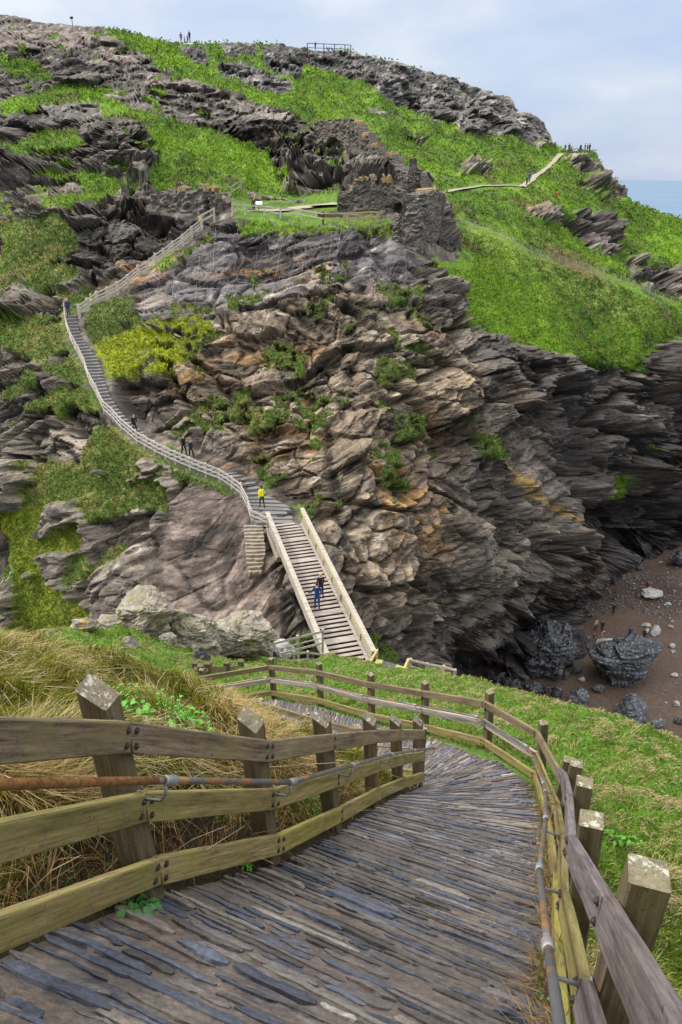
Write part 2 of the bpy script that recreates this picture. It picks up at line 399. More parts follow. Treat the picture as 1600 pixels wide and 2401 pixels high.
RA = [[(600,95),(700,100),(800,118),(900,140),(1000,160),(1100,200),(1190,215),(1250,255),(1290,335),(1215,332),(1190,312),(1130,322),(1100,312),(1020,282),(960,262),(900,242),(860,202),(820,187),(760,167),(700,150),(690,182),(640,172),(600,140)],
      [(495,150),(560,143),(620,165),(668,180),(675,212),(640,214),(580,197),(510,172)], [(405,100),(470,105),(485,150),(440,150)], [(500,98),(590,100),(590,130),(520,128)], [(1300,362),(1345,362),(1395,378),(1375,398),(1330,386)], [(1335,425),(1400,395),(1450,440),(1430,462),(1380,452)],
      [(1212,478),(1290,488),(1310,498),(1402,503),(1412,560),(1420,605),(1385,585),(1310,532),(1240,505)], [(1420,585),(1480,598),(1600,650),(1600,690),(1500,672),(1430,622)],
      [(840,245),(925,262),(930,275),(850,262)], [(935,300),(985,312),(980,325),(935,318)], [(1060,375),(1110,385),(1125,400),(1060,400)], [(640,60),(660,60),(650,62)]]
GB = [[(0,238),(110,205),(200,198),(300,250),(430,280),(540,330),(620,352),(655,440),(545,442),(350,425),(345,390),(375,352),(320,280),(235,262),(225,237),(100,237),(0,262)],
      [(0,333),(90,308),(168,292),(172,330),(100,352),(0,368)], [(170,395),(240,405),(345,432),(300,452),(200,452)], [(0,520),(60,500),(130,498),(182,520),(176,570),(110,600),(192,625),(180,642),(60,668),(0,685)],
      [(0,730),(90,720),(150,735),(160,790),(212,880),(186,885),(120,860),(60,830),(0,800)], [(205,690),(300,690),(332,742),(480,742),(510,770),(440,822),(360,866),(250,862),(220,800),(200,745)],
      [(225,985),(285,992),(400,1065),(545,1115),(520,1145),(440,1105),(385,1110),(380,1180),(300,1182),(200,1202),(50,1182),(90,1062),(180,1062)], [(0,1195),(90,1152),(200,1190),(190,1262),(118,1272),(130,1332),(222,1400),(232,1422),(60,1462),(40,1350)],
      [(335,622),(400,572),(430,572),(480,540),(470,562),(380,622)], [(535,440),(650,440),(785,442),(785,500),(905,505),(905,522),(800,522),(620,512),(540,508)], [(560,506),(700,515),(905,518),(900,545),(780,530),(680,540),(560,535)],
      [(690,688),(785,678),(770,702),(720,735)], [(868,638),(992,670),(960,712),(885,690)], [(490,918),(620,903),(692,890),(640,960),(600,992),(395,1012),(400,978)], [(915,958),(988,948),(972,1000),(930,1006)],
      [(800,1395),(900,1480),(945,1550),(870,1535),(820,1455)], [(640,1480),(745,1430),(745,1500),(640,1510)], [(1105,1000),(1150,1005),(1165,1065),(1120,1040)], [(1380,1095),(1430,1095),(1425,1145),(1385,1135)], [(1440,930),(1470,950),(1500,1040),(1470,1000)],
      [(240,50),(330,52),(420,95),(330,100)], [(0,128),(70,135),(130,180),(90,190),(0,160)], [(640,820),(700,810),(690,850),(640,850)], [(560,640),(600,620),(585,660)], [(730,620),(800,610),(790,650),(740,660)]]
grass = np.maximum(zone(GA) * (1 - zone(*RA)), zone(*GB))
micro = fbm(W * .22, 4, 21) + .25 * Nv[:, 2]
upper = sstep(470, 380, y_) * sstep(1100, 900, x_)
grass = np.maximum(grass, sstep(.48, .60, micro) * .9 * upper * (1 - zone(*RA)))
grass = np.maximum(grass, sstep(.30, .42, micro) * .85 * (1 - zone([(110,500),(250,455),(480,480),(400,600),(300,660),(120,640)])) * zone([(0,430),(350,480),(200,700),(420,1050),(400,1200),(0,1500)], edge=40))
grass = np.maximum(grass, .8 * sstep(.36, .46, micro) * zone([(380,640),(1000,700),(1100,1000),(900,1400),(650,1150),(300,900)], edge=40))
grass = grass * (1 - .95 * sstep(.14, .24, fbm(W * .3, 4, 23) - .1 * sstep(.4, .8, Nv[:, 2])) * np.maximum(zone([(0,640),(300,690),(560,900),(560,1130),(300,1480),(0,1480)], edge=60), zone([(380,640),(1000,640),(1100,1000),(900,1560),(640,1500),(380,1010)], edge=40)))
cliffz = zone([(400,560),(950,500),(1000,640),(1150,1000),(950,1560),(640,1500),(400,1020),(300,900)], edge=30)
grass = grass * (1 - cliffz * sstep(.02, .16, fbm(W * .9, 3, 24)) * .95)
moss = zone([(250,778),(380,742),(482,742),(502,770),(440,812),(360,862),(250,852),(222,800)]) + .55 * zone([(0,1195),(90,1152),(180,1200),(190,1262),(118,1272),(130,1332),(222,1400),(232,1422),(60,1462),(40,1350)])
flat = np.zeros(len(W))
for pl, r in (([p[:2] for p in STAIR_L], 16), ([p[:2] for p in STAIR_R], 16), ([p[:2] for p in UPFENCE], 13), ([p[:2] for p in TERRFENCE], 12), (HILLFENCE, 9),
              ([(540,490),(620,492),(700,485),(790,480),(900,490)], 22), ([(1034,452),(1080,445),(1150,436),(1225,440),(1262,410),(1306,372),(1322,360)], 8), ([(940,440),(1010,445)], 14), ([(915,575),(960,585),(1000,592),(1085,612)], 26), ([(356,485),(440,500),(512,515),(550,508)], 14)):
    flat = np.maximum(flat, 1 - sstep(r * .7, r * 1.6, linedist(pl, PXf, PYf)))
ends = np.ones((NRT, NC)); ends[:2] = 0; ends = ends.ravel()
shot = zone([(380,1148),(480,1108),(565,1172),(600,1230),(640,1320),(650,1450),(600,1522),(500,1445),(400,1402),(368,1280)], edge=10, j=.7)
rock = 1 - np.clip(grass * 1.1, 0, 1)
amp = np.clip(D.mean() * 0 + np.linalg.norm(W - (0, 0, EYE), axis=1) / 70, .7, 2.2)
strike = W[:, 2] - .24 * W[:, 0] + .42 * np.maximum(W[:, 0] - 14, 0) * (W[:, 1] < 110) - .05 * W[:, 1] + fbm(W * .05, 2, 31) * 4.5
def slab(sx, sz, seed):
    q = np.stack([W[:, 0] / sx, W[:, 1] / sx, strike / sz], 1); q = q + np.stack([fbm(W * .3, 2, seed), fbm(W * .3, 2, seed + 4), fbm(W * .5, 2, seed + 8)], 1) * .5
    return worley(q, seed)
a1, a2, ra, oa = slab(7.0, 2.2, 41); b1, b2, rb, ob = slab(2.4, .62, 43); c1, c2, rc_, oc = slab(.95, .24, 47)
layer = fbm(np.stack([W[:, 0] * .10, W[:, 1] * .10, strike * 1.5], 1), 3, 51)
big = fbm(W * .07, 4, 11)
ridg = 1 - 2 * np.abs(fbm(np.stack([W[:, 0] * .16, W[:, 1] * .16, W[:, 2] * .07], 1), 3, 14))
crack = sstep(.0, .12, a2 - a1)
def planes(sx, sz, seed, A, B, warp=.5, deep=.0, cw=.10):
    """joint-bounded blocks: each has its own set-back A and its own tilt B, with open joints between"""
    wq = np.stack([fbm(W * (.9 / sx), 2, seed + 5), fbm(W * (.9 / sx), 2, seed + 6), fbm(W * (.9 / sx), 2, seed + 7)], 1) * warp
    q = np.stack([W[:, 0] / sx, W[:, 1] / sx, strike / sz], 1) + wq
    e1, e2, er, eo = worley(q, seed)
    th = er * 40.0; tl = np.stack([np.cos(th), np.sin(th * 1.7), np.cos(th * 2.3)], 1)
    rm = sstep(0, .30, e2 - e1); return ((er - .5) * A + (eo * tl).sum(1) * B) * rm - deep * sstep(cw, .0, e2 - e1), er, e2 - e1
p1, r1, j1 = planes(12, 8, 65, 4.2, 2.8, .35, 2.2, .07)
p2, r2, j2 = planes(4.6, 2.9, 66, 1.5, 1.7, .3, .8, .08)
p3, r3, j3 = planes(1.8, 1.0, 67, .5, .65, .3, .25, .11)
p4, r4, j4 = planes(1.1, 1.1, 68, .5, .6, .5, .2, .12)
gul = fbm(np.stack([W[:, 0] * .085, W[:, 1] * .085, W[:, 2] * .03], 1), 3, 14)
rd = (big * 2.2 + (.25 - np.abs(gul)) * 4.0 + p1 + p2 + p3 + (rc_ - .5) * .16 + layer * .16 + fbm(W * 1.8, 4, 61) * .20) * amp
up_ = sstep(330, 260, y_); pu1, ru1, ju1 = planes(9, 4.5, 71, 2.6, 1.3, .5, 1.2, .07)
crag = zone(RA[0], RA[1], RA[2], RA[3], edge=10, j=.4)
def pillars(sx, sz, seed, A, B, deep):
    e1, e2, er, eo = worley(np.stack([W[:, 0] / sx, W[:, 1] / sx, W[:, 2] / sz], 1) + fbm(W * .25, 2, seed)[:, None] * .4, seed); th = er * 40
    rm = sstep(0, .25, e2 - e1); return ((er - .5) * A + (eo[:, 0] * np.cos(th) + eo[:, 2] * np.sin(th)) * B) * rm - deep * sstep(.10, 0, e2 - e1)
pc1 = pillars(5.5, 9, 72, 5.0, 2.2, 2.0) + pillars(2.2, 2.2, 73, 1.8, 1.2, .9)
rd = rd * (1 - up_) + up_ * (big * 2.2 + (.25 - np.abs(gul)) * 3.0 + pu1 * 1.3 + p2 * .8 + p3 * .5 + layer * .2 + fbm(W * .9, 4, 62) * .3)
rd = rd * (1 - crag) + crag * (pc1 + big * 1.5 + fbm(W * .9, 4, 62) * .5)
netz = zone([(325,640),(420,580),(520,525),(900,520),(960,560),(970,640),(780,650),(640,700),(480,730),(330,745)], edge=14); rd = rd * (1 - .58 * netz)
rd = rd * (1 - .8 * shot) + shot * (fbm(W * .35, 4, 71) * .9)
gd = (fbm(W * .10, 3, 81) * .9 + fbm(W * .55, 3, 83) * .42 + np.abs(fbm(W * 1.3, 2, 85)) * .30) * np.minimum(amp, 1.6)
disp = (rd * rock + gd * (1 - rock) * .9) * (1 - .93 * flat) * ends
# a couple of hollows worn into the faces (cave mouths and undercut ledges)
for (cx, cy, rx, ry, dep) in [(372, 548, 34, 40, 4.5), (1450, 1225, 75, 55, 6), (1270, 1490, 60, 30, 3), (1345, 1075, 50, 60, 3), (330, 905, 70, 14, 1.8), (1560, 1200, 40, 60, 9), (1120, 1560, 40, 40, 4)]:
    e = ((PXf - cx) / rx) ** 2 + ((PYf - cy) / ry) ** 2
    disp -= dep * np.exp(-e * 1.3) * (1 - flat)
low = (1 - sstep(1, 15, W[:, 2])) * (W[:, 0] > 8); disp = np.where(disp > 0, disp * (1 - .8 * low), disp)
near_top = sstep(60, 5, PYf - np.interp(PXf, sx[:, 0], sx[:, 1]))
disp *= 1 - .55 * near_top
# rock is let out sideways along the bedding (ledges and risers), turf swells along its normal
Hd = np.stack([Nv[:, 0], Nv[:, 1] - .55, np.zeros(len(W))], 1); Hd[:, 0] += np.where(W[:, 0] > 20, .25, 0); Hd /= np.linalg.norm(Hd, axis=1)[:, None] + 1e-6
upd = sstep(420, 300, y_)[:, None]; stp = sstep(.62, .30, Nv[:, 2])[:, None]; Ld = ((Hd * .6 + Nv * .45) * (1 - stp) + Nv * stp) * (1 - upd) + (Hd * .95 + np.array([[0, 0, .12]])) * upd
dirv = Ld * rock[:, None] + Nv * (1 - rock)[:, None]
V = W + dirv * disp[:, None]
# ---- what the ground is made of (rock kinds, lichen, turf)
def cc(*c): return np.array(c)[None]
st1 = fbm(np.stack([W[:, 0] * .25, W[:, 1] * .25, strike * 2.2], 1), 4, 91)
st2 = fbm(np.stack([W[:, 0] * .5, W[:, 1] * .5, strike * 6], 1), 3, 93)
buff = zone([(560,650),(760,660),(980,720),(1090,860),(1060,1250),(1000,1400),(820,1400),(720,1200),(560,1000),(380,900),(470,780)], edge=45)
dark = zone([(1085,770),(1250,830),(1470,870),(1500,800),(1700,780),(1700,1340),(1380,1420),(1360,1600),(1080,1600),(1060,1480),(1290,1400),(1310,1200),(1200,1000),(1120,900)], edge=30) + zone([(110,520),(200,480),(350,480),(470,500),(400,560),(300,640),(180,620),(100,605)], [(0,250),(110,232),(235,248),(170,290),(60,320),(0,330)], [(200,560),(330,520),(420,540),(250,670),(140,700)], edge=20)
dark += .8 * zone([(1000,1440),(1100,1470),(1110,1570),(1000,1560)], [(1215,480),(1400,505),(1420,605),(1310,530)], [(1420,590),(1560,640),(1560,690),(1430,620)], edge=14)
blue = zone([(325,640),(420,580),(520,510),(900,520),(960,560),(970,640),(780,650),(640,700),(480,730),(330,745)], [(870,560),(975,560),(970,640),(870,640)], edge=18)
pale = zone([(620,690),(780,670),(760,720),(600,740),(480,790),(430,780)], [(700,880),(790,890),(800,960),(720,980),(660,960)], [(600,1010),(720,1000),(740,1100),(650,1090)], [(220,980),(180,1080),(60,1080),(100,960)], [(300,1150),(380,1180),(330,1290),(270,1230)], [(780,1040),(900,1130),(830,1190),(760,1120)], edge=22)
oran = zone([(850,1060),(1020,1120),(1040,1240),(920,1230),(850,1150)], [(1020,840),(1080,860),(1090,900),(1010,890)], [(560,590),(760,590),(740,640),(480,640)], [(280,560),(290,560),(285,640)], [(480,1060),(590,1070),(560,1100)], [(300,610),(400,590),(380,640),(270,670)], edge=30)
base = np.repeat(cc(.150, .128, .107), len(W), 0)
def blend(b, w, c): w = np.clip(w, 0, 1)[:, None]; return b * (1 - w) + np.array(c)[None] * w
base = blend(base, buff * .85, (.205, .158, .112)); base = blend(base, buff * sstep(.1, .35, fbm(W * .12, 3, 113)) * .75, (.36, .30, .23)); base = blend(base, buff * sstep(.12, .38, fbm(W * .13, 3, 114)) * .75, (.27, .145, .05))
base = blend(base, blue * .85, (.118, .108, .118)); base = blend(base, blue * sstep(.05, .35, fbm(np.stack([W[:, 0] * .12, W[:, 1] * .12, strike * .8], 1), 4, 121)) * .75, (.052, .048, .052)); base = blend(base, blue * sstep(.15, .4, fbm(np.stack([W[:, 0] * .12, W[:, 1] * .12, strike * .9 + 7], 1), 4, 122)) * .7, (.30, .24, .20))
base = blend(base, pale * sstep(-.15, .3, st1) * .9, (.40, .34, .27))
base = blend(base, np.clip(dark, 0, 1) * .85, (.050, .045, .043)); base = blend(base, np.clip(dark, 0, 1) * sstep(.12, .4, fbm(W * .14, 4, 99)) * .5, (.17, .105, .055)); base = blend(base, (1 - sstep(4, 20, W[:, 2])) * (W[:, 0] > 8) * .7, (.035, .033, .034))
base = blend(base, upper * .7 * (1 - np.clip(dark, 0, 1)), (.108, .098, .090))
base = blend(base, crag * .85, (.098, .094, .092)); base = blend(base, crag * sstep(.08, .35, fbm(W * .35, 4, 112)) * .8, (.30, .285, .265))
scree = zone([(0,60),(60,55),(230,80),(330,150),(440,195),(560,225),(660,258),(650,275),(540,245),(400,215),(300,180),(150,110),(0,110)], edge=12, j=.5); base = blend(base, scree * .8, (.20, .165, .145))
base = blend(base, shot * .9, (.21, .165, .14))
base = blend(base, oran * sstep(-.05, .3, st1 + .3 * (rb - .5)) * .8, (.36, .20, .065))
base = blend(base, sstep(.28, .5, st1) * (1 - .5 * np.clip(dark, 0, 1)) * (1 - shot) * .7, (.36, .33, .29))
base = blend(base, sstep(.12, .42, -st1) * (1 - shot) * .85, (.042, .037, .035))
base = blend(base, shot * sstep(.05, .45, fbm(np.stack([W[:, 0] * .35, W[:, 1] * .35, W[:, 2] * .10], 1), 4, 95)) * .6, (.31, .26, .225))
base = blend(base, shot * sstep(.05, .4, fbm(np.stack([W[:, 0] * .4, W[:, 1] * .4, W[:, 2] * .12], 1), 4, 96)) * .6, (.10, .085, .08))
base = base * np.clip(.96 + .45 * (rb - .5) + .4 * (rc_ - .5) + .9 * st2 + .75 * (r2 - .5) + .6 * (r1 - .5) + .4 * (r3 - .5), .25, 2.3)[:, None]
lich = sstep(.38, .55, fbm(W * 1.1, 3, 97)) * (.35 + .5 * upper) * (1 - shot)
base = blend(base, lich * sstep(.1, .5, Nv[:, 2] + .3 * (rb - .5)), (.44, .43, .40))
base = blend(base, sstep(.3, .5, fbm(W * .5, 3, 98)) * .45 * (1 - shot) * (1 - np.clip(dark, 0, 1)), (.10, .115, .04))
ochre_streak = 1 - sstep(4, 8, linedist([(1152, 1022), (1180, 1070), (1215, 1110), (1240, 1150), (1290, 1190), (1325, 1232)], PXf + jit * .25, PYf))
base = blend(base, ochre_streak * .9, (.34, .23, .08))
gn = fbm(W * .35, 4, 101); gf = fbm(W * 2.2, 3, 103); gl = fbm(W * .06, 3, 104)
gcol = np.repeat(cc(.092, .185, .013), len(W), 0)
gcol = blend(gcol, sstep(-.1, .3, gl + .3 * gn), (.135, .26, .013))
gcol = blend(gcol, sstep(.05, .4, -gn - .4 * gl) * .85, (.036, .078, .014))
gcol = blend(gcol, sstep(.22, .42, fbm(W * .13, 4, 109)) * .65, (.075, .058, .028))
lw = zone([(0,480),(200,500),(560,760),(700,900),(640,1000),(400,1180),(240,1500),(0,1500)], edge=40)
gcol = blend(gcol, np.maximum(lw, cliffz) * .78, (.078, .112, .026))
gcol = blend(gcol, (sstep(.10, .5, gf) * .5 + lw * sstep(.0, .35, gn + .4 * gf) * .55), (.22, .20, .07))
straw = zone([(1030,520),(1150,520),(1330,600),(1400,640),(1520,720),(1400,760),(1200,640),(1060,560)], [(980,620),(1060,700),(1160,790),(1110,790),(1030,700)], edge=40)
gcol = blend(gcol, straw * sstep(-.1, .3, gf + .5 * gn) * .75, (.24, .26, .075))
gcol = blend(gcol, zone([(1150,450),(1270,470),(1300,500),(1220,490)], [(1240,560),(1330,600),(1400,640),(1350,640),(1260,590)], edge=10) * .6, (.22, .14, .07))
gcol = blend(gcol, np.clip(moss, 0, 1) * (.6 + .4 * sstep(-.2, .2, gn)), (.26, .305, .011))
gcol = gcol * (1 + .45 * gf)[:, None]
gm = sstep(.35, .6, grass + .25 * fbm(W * 1.4, 2, 107))
trail = np.zeros(len(W))
col = base * (1 - gm[:, None]) + gcol * gm[:, None]
col = np.clip(col, .008, .8)
n = NT('hillside_rock_and_turf', .85, .25)
oc_ = n.coord('Object'); a = n.attr('Col'); g_ = n.attr('grass', 'Fac')
sp_ = n.n('ShaderNodeSeparateXYZ'); n.l(n.coord('Object'), sp_.inputs[0]); cb_ = n.n('ShaderNodeCombineXYZ'); mv = n.n('ShaderNodeVectorMath', operation='MULTIPLY'); n.l(sp_.outputs[0], cb_.inputs[0]); n.l(sp_.outputs[1], cb_.inputs[1]); n.l(n.attr('strike', 'Fac'), cb_.inputs[2]); n.l(cb_.outputs[0], mv.inputs[0]); mv.inputs[1].default_value = (.9, .9, 3.8); st_ = mv.outputs[0]
f1 = n.mix(.5, n.noise(st_, 1.0, 9, .78, .5), n.noise(oc_, 2.4, 10, .82, .3)); f2 = n.noise(oc_, 5, 6, .7); ft = n.mix(g_, f1, f2)
k = n.ramp(ft, (.34, .32), (.5, 1.), (.66, 1.8))
n.col(n.mix(1.0, a, k, 'MULTIPLY')); vo = n.n('ShaderNodeTexVoronoi', feature='DISTANCE_TO_EDGE'); wv = n.mix(.25, n.coord('Object', (.9, .9, 3.2)), n.n('ShaderNodeTexNoise', Scale=1.3).outputs['Color']); n.l(wv, vo.inputs['Vector']); vo.inputs['Scale'].default_value = 1.0
ed = n.ramp(vo.outputs['Distance'], (0., 0.), (.09, 1.)); hb = n.mix(n.mix(g_, (.16,) * 3, (0,) * 3), ft, ed)
n.bump(hb, 1.0, .28)
wet = n.attr('wet', 'Fac'); n.l(n.ramp(wet, (0., .88), (1., .42)), n.b.inputs['Roughness'])
M['hill'] = n.m
ridge_mesh = meshnp('hillside', V, gridfaces(NRT, NC), True, col, attrs={'strike': strike, 'grass': gm, 'wet': np.clip(dark, 0, 1) * (1 - gm)})
pf_ = gridfaces(NRT, NC); ridge_mesh.polygons.foreach_set('use_smooth', gm[pf_].mean(1) > .5)
hill = tag(link('hillside', ridge_mesh, M['hill']), kind='structure')
HV = V.reshape(NRT, NC, 3)
def on_hill(px, py):
    """actual surface point (after the rock relief) seen at px,py"""
    j = int(np.clip(np.searchsorted(XS, px), 1, NC - 2)); s0 = sky[j]
    i = int(np.clip(round((1700 - py) / (1700 - s0) * (NR - 1)), 0, NR - 1))
    i0, i1, j0, j1 = max(i - 14, 0), min(i + 15, NR), max(j - 8, 0), min(j + 9, NC)
    q = HV[i0:i1, j0:j1].reshape(-1, 3)
    d = q[:, 1] * CP + (EYE - q[:, 2]) * SP
    ux = CX + q[:, 0] / d * F; uy = CY + F * ((EYE - q[:, 2]) * CP - q[:, 1] * SP) / d
    return Vector(q[np.argmin((ux - px) ** 2 + (uy - py) ** 2 + (d - d.min()) * .02)])
# ---- tufts of turf on the island (nobody could count them)
def blades(root, h, w, lean, colr, seed=1, up=None, comb=None):
    r = np.random.default_rng(seed); n = len(root)
    az = r.uniform(0, 2 * np.pi, n); side = np.stack([np.cos(az), np.sin(az), np.zeros(n)], 1)
    la = r.uniform(0, 2 * np.pi, n) if comb is None else comb + r.normal(0, .55, n); ld = np.stack([np.cos(la), np.sin(la), np.zeros(n)], 1) * lean[:, None]
    U = np.array([0, 0, 1.0])[None] if up is None else up
    mid = root + U * (h * .6)[:, None] + ld * (h * .35)[:, None]; tip = root + U * (h * (1 - .35 * np.minimum(lean, 1.2)))[:, None] + ld * (h * .95)[:, None]
    sw = side * (w * .5)[:, None]
    Vv = np.stack([root - sw, root + sw, mid - sw * .75, mid + sw * .75, tip], 1).reshape(-1, 3)
    b = np.arange(n)[:, None] * 5
    Fc = np.concatenate([b + np.array([[0, 1, 3]]), b + np.array([[0, 3, 2]]), b + np.array([[2, 3, 4]])], 1).reshape(-1, 3)
    return Vv, Fc, np.repeat(colr, 5, 0)
n = NT('grass_blade', .7, .15); a = n.attr('Col'); n.col(a)
n.b.inputs['Subsurface Weight'].default_value = 0
tr = n.n('ShaderNodeBsdfTranslucent'); n.l(a, tr.inputs['Color']); mx = n.n('ShaderNodeMixShader'); mx.inputs[0].default_value = .3
n.l(n.b.outputs[0], mx.inputs[1]); n.l(tr.outputs[0], mx.inputs[2]); n.l(mx.outputs[0], n.t.nodes['Material Output'].inputs[0])
M['blade'] = n.m
idx = np.where((gm > .55) & (flat < .6) & (PXf > -60) & (PXf < 1660) & (PYf < 1560) & (np.arange(len(W)) < NR * NC))[0]
pick = rng.choice(idx, 130000)
dist = np.linalg.norm(V[pick] - (0, 0, EYE), axis=1)
rt = V[pick] + rng.uniform(-.5, .5, (len(pick), 3)) * (dist / 250)[:, None] - Nv[pick] * .05
hh = (dist * .0018 + .07) * rng.uniform(.5, 1.35, len(pick))
cl = gcol[pick] * rng.uniform(.6, 1.5, (len(pick), 1))
dry = rng.random(len(pick)) < .20
cl[dry] = cl[dry] * .4 + np.array([.26, .25, .09]) * .6
Vv, Fc, Cc = blades(rt, hh, dist * .0019 * rng.uniform(.6, 1.3, len(pick)), rng.uniform(.3, 1.1, len(pick)), np.clip(cl, .01, .6), 3)
tag(link('grass', meshnp('island_turf', Vv, Fc, False, Cc), M['blade']), kind='stuff')
# ------------------------------------------------------------------ beach, sea
bx, by = np.meshgrid(np.linspace(8, 190, 260), np.linspace(40, 190, 240)); bq = np.stack([bx.ravel(), by.ravel(), np.zeros(bx.size)], 1)
bz = EYE - BEACH + fbm(bq * .07, 3, 5) * .35 + fbm(bq * .6, 3, 6) * .10
bq[:, 2] = bz
n = NT('wet_brown_sand', .7, .3); v = n.coord('Object')
f = n.noise(v, .09, 6, .65); g = n.noise(v, 3.2, 8, .75)
sand = n.mix(n.ramp(f, (.35, 0.), (.65, 1.)), (.070, .050, .038), (.125, .088, .066))
n.col(n.mix(1.0, sand, n.ramp(g, (.3, .55), (.5, 1.), (.72, 1.5)), 'MULTIPLY')); n.bump(g, .6, .12)
tag(link('beach', meshnp('beach', bq, gridfaces(240, 260)), n.m), kind='structure')
n = NT('sea_water', .3, .4); v = n.coord('Object', (1, .35, 1))
w1 = n.noise(v, .006, 6, .6); w2 = n.noise(v, .12, 4, .6)
n.col(n.mix(n.ramp(w1, (.35, 0.), (.65, 1.)), (.05, .125, .20), (.075, .165, .25))); n.bump(w2, .35, 1.5)
b = 45000
tag(link('sea', meshnp('sea', [(-b, -b, .6), (b, -b, .6), (b, b, .6), (-b, b, .6)], [(0, 1, 2, 3)]), n.m), kind='structure')
# ------------------------------------------------------------------ mainland: fence lines first, the ground follows them
HS = .85
def solve_post(top, bot=None, d=None):
    """joint of the top rail and of the bottom rail HS below it, from their image pixels"""
    if d is None:
        gt, ht = gh(top[1]); gb, hb = gh(bot[1])
        d = HS / (gb * ht / hb - gt)
    a = P(top[0], top[1], d)
    if bot is None: return a, a - Vector((0, 0, HS))
    gb, hb = gh(bot[1]); db = (a.y) / hb
    b = P(bot[0], bot[1], db)
    b.z = a.z - HS
    return a, b
LF = [solve_post((307,1730),(378,2044)), solve_post((633,1763),(658.5,1981.6)), solve_post((788.5,1741),(805,1910)), solve_post((891,1728),(894,1860.5)), solve_post((948,1724.5),(951,1836)), solve_post((997,1723),(996,1822))]
def back(a, b, r):
    dlt = (a[0] - b[0]) * r; return (a[0] + dlt, a[1] + dlt)
l0 = solve_post((-400,1748),(-400,2350))
LF = [l0] + LF
RF = [solve_post((1403,2145), d=2.62 * 1.2 / 1.2), solve_post((1328,1985),(1298,2228)), solve_post((1327,1880),(1295,2060)), solve_post((1317,1825), d=8.2), solve_post((1305,1811), d=10.2), solve_post((1257,1723),(1252,1820)), solve_post((1135.5,1652),(1132,1740)), solve_post((987,1627),(987,1705)), solve_post((861,1606),(863,1678)), solve_post((740.6,1578),(744,1643)), solve_post((631,1566),(637,1626)), solve_post((471,1592), d=21.6)]
for k in (3, 4):
    RF[k] = (RF[k][0], Vector((RF[k][0].x - .05, RF[k][0].y, RF[k][0].z - HS)))
RF[0] = (RF[0][0], RF[0][0] + Vector((-.04, .02, -HS)))
RF = [back(RF[0], RF[1], .9)] + RF
IF = [solve_post((520,1639), d=20.2), solve_post((601,1650), d=18.4), solve_post((706,1683), d=16.5), solve_post((826,1716), d=14.6), solve_post((975,1722), d=12.8)]
def gnd(j): return j[1] - Vector((0, 0, .2))
GC = []
def g_(p, dz=0): GC.append((p[0], p[1], p[2] + dz))
for j in LF: g_(gnd(j))
for j in RF: g_(gnd(j))
for j in IF: g_(gnd(j))
# path middle + behind the viewer
for a, b in ((0, 1), (1, 2), (2, 3), (3, 3), (5, 5), (6, 6)):
    g_((gnd(LF[a]) + gnd(RF[b])) / 2)
for (x, y, z) in [(0, -.2, -1.45), (-1.6, -1.5, -.2), (.9, -1.6, -.55), (0, -4, 1.6), (-4, -3.5, 3.2), (4, -4, .6), (-8, -6, 6), (8, -6, 1), (-12, -2, 4.5), (12, 0, -4.5)]:
    GC.append((x, y, EYE + z))
# grass bank on the left (image pixels with estimated distance)
for (px, py, d) in [(60,1840,4.2),(200,1760,4.9),(420,1790,5.3),(60,1700,5.6),(-150,1600,6.5),(40,1600,7.6),(250,1640,7.0),(400,1690,7.0),(520,1740,7.2),(640,1790,7.0),(740,1780,8.6),(620,1730,9.0),(700,1745,10.0),(860,1785,10.6),
                    (-150,1520,10.5),(0,1522,11),(120,1536,12),(230,1550,12.6),(350,1590,13),(480,1640,14.3),(300,1625,10),(450,1675,10.5),(560,1700,12.6),(610,1700,15.5),(690,1728,14.6)]:
    g_(P(px, py, d))
# grass slope right of the path
for (px, py, d) in [(1590,2380,3.4),(1700,2200,4.6),(1590,2080,6.6),(1420,1960,7.6),(1590,1900,10),(1450,1800,12.5),(1350,1740,14),(1590,1800,14.5),(1250,1690,17),(1700,1800,17),
                    (1600,1752,19),(1750,1800,19.5),(1400,1683,21),(1250,1643,23.5),(1150,1610,26.5),(1070,1594,29.5),(950,1583,34),(880,1578,38),(1100,1640,21),(1000,1625,24),(900,1600,27),(1200,1660,20),
                    (800,1590,30),(800,1572,40),(700,1566,36),(720,1600,25),(620,1555,32),(560,1590,24.5),(500,1560,29),(760,1568,39)]:
    g_(P(px, py, d))
# knoll with the outcrops, left of the bridge
for (px, py, d) in [(430,1590,20),(380,1560,22),(250,1530,21.5),(170,1475,24),(300,1470,27),(420,1500,29),(560,1520,31),(610,1545,33),(100,1480,24),(0,1478,23),(-150,1478,23)]:
    g_(P(px, py, d), -.3)
# the drop into the gorge beyond the crest
for (px, py, d, a, dz) in [(1600,1752,19,5,-6),(1750,1800,19.5,5,-6),(1400,1683,21,5,-6),(1250,1643,23.5,5,-6.5),(1150,1610,26.5,5,-7),(1070,1594,29.5,5,-7),(950,1583,34,5,-7.5),(880,1578,38,5,-8),(790,1570,41,3.5,-9),(700,1560,40,4,-8),(620,1540,36,4,-7),(420,1490,30,5,-5),(300,1465,28.5,5,-5),(150,1470,25.5,6,-6),(0,1474,24,6,-7),(-150,1474,24,6,-7)]:
    q = P(px, py, d); u = Vector((q.x, q.y, 0)).normalized()
    GC.append((q.x + u.x * a, q.y + u.y * a, q.z + dz)); GC.append((q.x + u.x * (a + 9), q.y + u.y * (a + 9), q.z + dz - 17))
